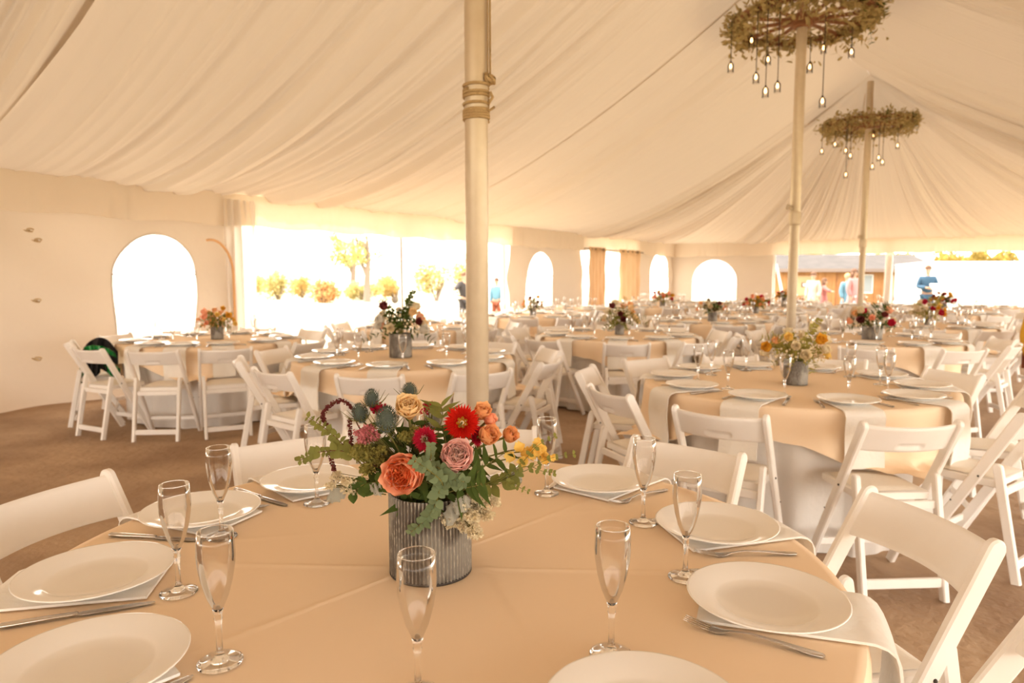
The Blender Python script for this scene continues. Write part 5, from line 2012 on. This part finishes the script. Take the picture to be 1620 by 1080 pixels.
# trees and bushes
def leaf_cloud(mb, c, rad, n, size, rs):
    for k in range(n):
        v = Vector((rs.gauss(0, 1), rs.gauss(0, 1), rs.gauss(0, 1))).normalized() * rs.random() ** .4
        p = Vector(c) + Vector((v.x * rad[0], v.y * rad[1], v.z * rad[2]))
        m = axis_matrix(p, (rs.gauss(0, 1), rs.gauss(0, 1), rs.gauss(0, 1)), rs.uniform(0, 6))
        s_ = size * rs.uniform(.6, 1.3)
        mb.add([(-s_ * .5, 0, 0), (0, -s_, .1 * s_), (s_ * .5, 0, 0), (0, s_, .1 * s_)], [(0, 1, 2, 3)], m)


M['treetop'] = petalmat('golden_treetop', (.40, .27, .07), (.24, .20, .06), 1.5, .3)
bushm = {n: petalmat(n, c, c2, 1.5, .3) for n, c, c2 in [('autumn_leaf', (.66, .42, .17), (.55, .46, .18)), ('rust_leaf', (.66, .34, .15), (.50, .34, .14)), ('summer_leaf', (.42, .40, .15), (.52, .48, .18)), ('straw_leaf', (.52, .42, .20), (.46, .40, .15))]}
for i, (px, y0, y1, w, Y, m_, lab) in enumerate([
    (512, 436, 472, 60, 52, 'rust_leaf', 'rust coloured round bush in the middle of the field'), (440, 420, 470, 56, 60, 'straw_leaf', 'pale straw bush nearest the gathered wall end'),
    (478, 428, 470, 40, 66, 'autumn_leaf', 'autumn bush between straw and rust bushes'), (575, 440, 472, 60, 58, 'straw_leaf', 'pale bush right under the twin trees'),
    (625, 430, 470, 60, 60, 'autumn_leaf', 'autumn bush behind the thin grey pole'), (690, 400, 470, 70, 56, 'straw_leaf', 'tall straw coloured bush left of the rope pole'),
    (735, 395, 468, 60, 62, 'autumn_leaf', 'tall autumn bush behind the person in a vest'), (400, 430, 470, 40, 70, 'autumn_leaf', 'small autumn bush beside the wall edge'),
    (1500, 404, 440, 50, 48, 'autumn_leaf', 'golden bush above the marquee low wall'), (1560, 400, 416, 90, 50, 'summer_leaf', 'green and gold tree tops over the marquee'), (1340, 402, 412, 200, 50, 'summer_leaf', 'tree line just above the shed roof')]):
    c = at(px, (y0 + y1) / 2, Y)
    gz = ground_z(c.x, c.y)
    rx, rzz = w / 2 / FPX * Y, (y1 - y0) / 2 / FPX * Y
    rs = random.Random(300 + i)
    tall_ = px > 1300
    root = empty('leafy_tree' if tall_ else 'bush', (c.x, c.y, gz))
    tag(root, lab, 'tree' if tall_ else 'bush', 'trees and bushes outside')
    mb = MB()
    if tall_:
        for q in range(14):
            leaf_cloud(mb, (rx * (q / 6.5 - 1), rs.uniform(-1, 1), c.z - gz + rs.uniform(-.9, .5) * rzz), (rx * .16, 1.0, rzz * rs.uniform(.7, 1.5)), 150, .16, rs)
    else:
        H = at(px, y0, Y).z - gz
        for q in range(7):
            leaf_cloud(mb, (rs.uniform(-.6, .6) * rx, rs.uniform(-.5, .5), H * rs.uniform(.3, .62)), (rx * .55, rx * .5, H * .36), 300, .12, rs)
    tr_ = MB()
    for q in range(5 if tall_ else 7):
        a = rs.uniform(0, 6)
        tr_.tube([(rs.uniform(-.1, .1) + (rx * .7 * math.cos(a) * .2 if tall_ else 0), 0, -.1), (rx * .3 * math.cos(a), .3 * math.sin(a), (c.z - gz) * .6), (rx * .6 * math.cos(a), .5 * math.sin(a), (c.z - gz))], [.09, .06, .02], 6)
    mb.build('foliage', M['treetop'] if tall_ else bushm[m_], root)
    tr_.build('branches', M['bark'], root)

for i, (px, Y, top, lab) in enumerate([(558, 62, 376, 'bare topped tree with forked trunk seen in the open side'), (580, 54, 374, 'thicker tree beside the forked one in the open side')]):
    c = at(px, 450, Y)
    gz = ground_z(c.x, c.y)
    H = at(px, top, Y).z - gz
    root = empty('field_tree', (c.x, c.y, gz))
    tag(root, lab, 'tree', 'trees and bushes outside')
    rs = random.Random(400 + i)
    tr_, lf = MB(), MB()
    tr_.tube([(0, 0, -.1), (.05, 0, H * .35), (.2, 0, H * .65), (.1, 0, H * 1.02)], [.3, .24, .17, .06], 8)
    tr_.tube([(.05, 0, H * .4), (-.6, .1, H * .7), (-.7, 0, H * .98)], [.18, .12, .05], 8)
    for q in range(12):
        z0 = H * rs.uniform(.4, .9)
        e = (rs.uniform(-1.8, 1.8), rs.uniform(-1, 1), z0 + rs.uniform(.2, .9))
        tr_.tube([(.1, 0, z0), (e[0] * .5, e[1] * .5, z0 + .3), e], [.06, .04, .015], 5)
        if i == 0 or q % 2:
            leaf_cloud(lf, e, (.7, .6, .5), 90, .13, rs)
    leaf_cloud(lf, (-1.2 + i * .6, 0, H * .7), (1.0, .8, .9), 500, .13, rs)
    tr_.build('trunk', M['bark'], root)
    lf.build('foliage', bushm['summer_leaf'], root)

# low far hills
P = np.zeros((60, 4, 3))
hn = smoothnoise(700)
for i in range(60):
    x = -150 + 260 * i / 59
    hgt = 6 + 4 * float(hn(i * .13)) + 1.2 * float(hn(i * .6 + 30))
    P[i] = [(x, 150, -3), (x, 165, hgt * .6), (x, 180, hgt), (x, 220, hgt * 1.05)]
structure(MB().grid(P).build('hills', mat('hazy_hill', (.55, .52, .48), 1.0)))
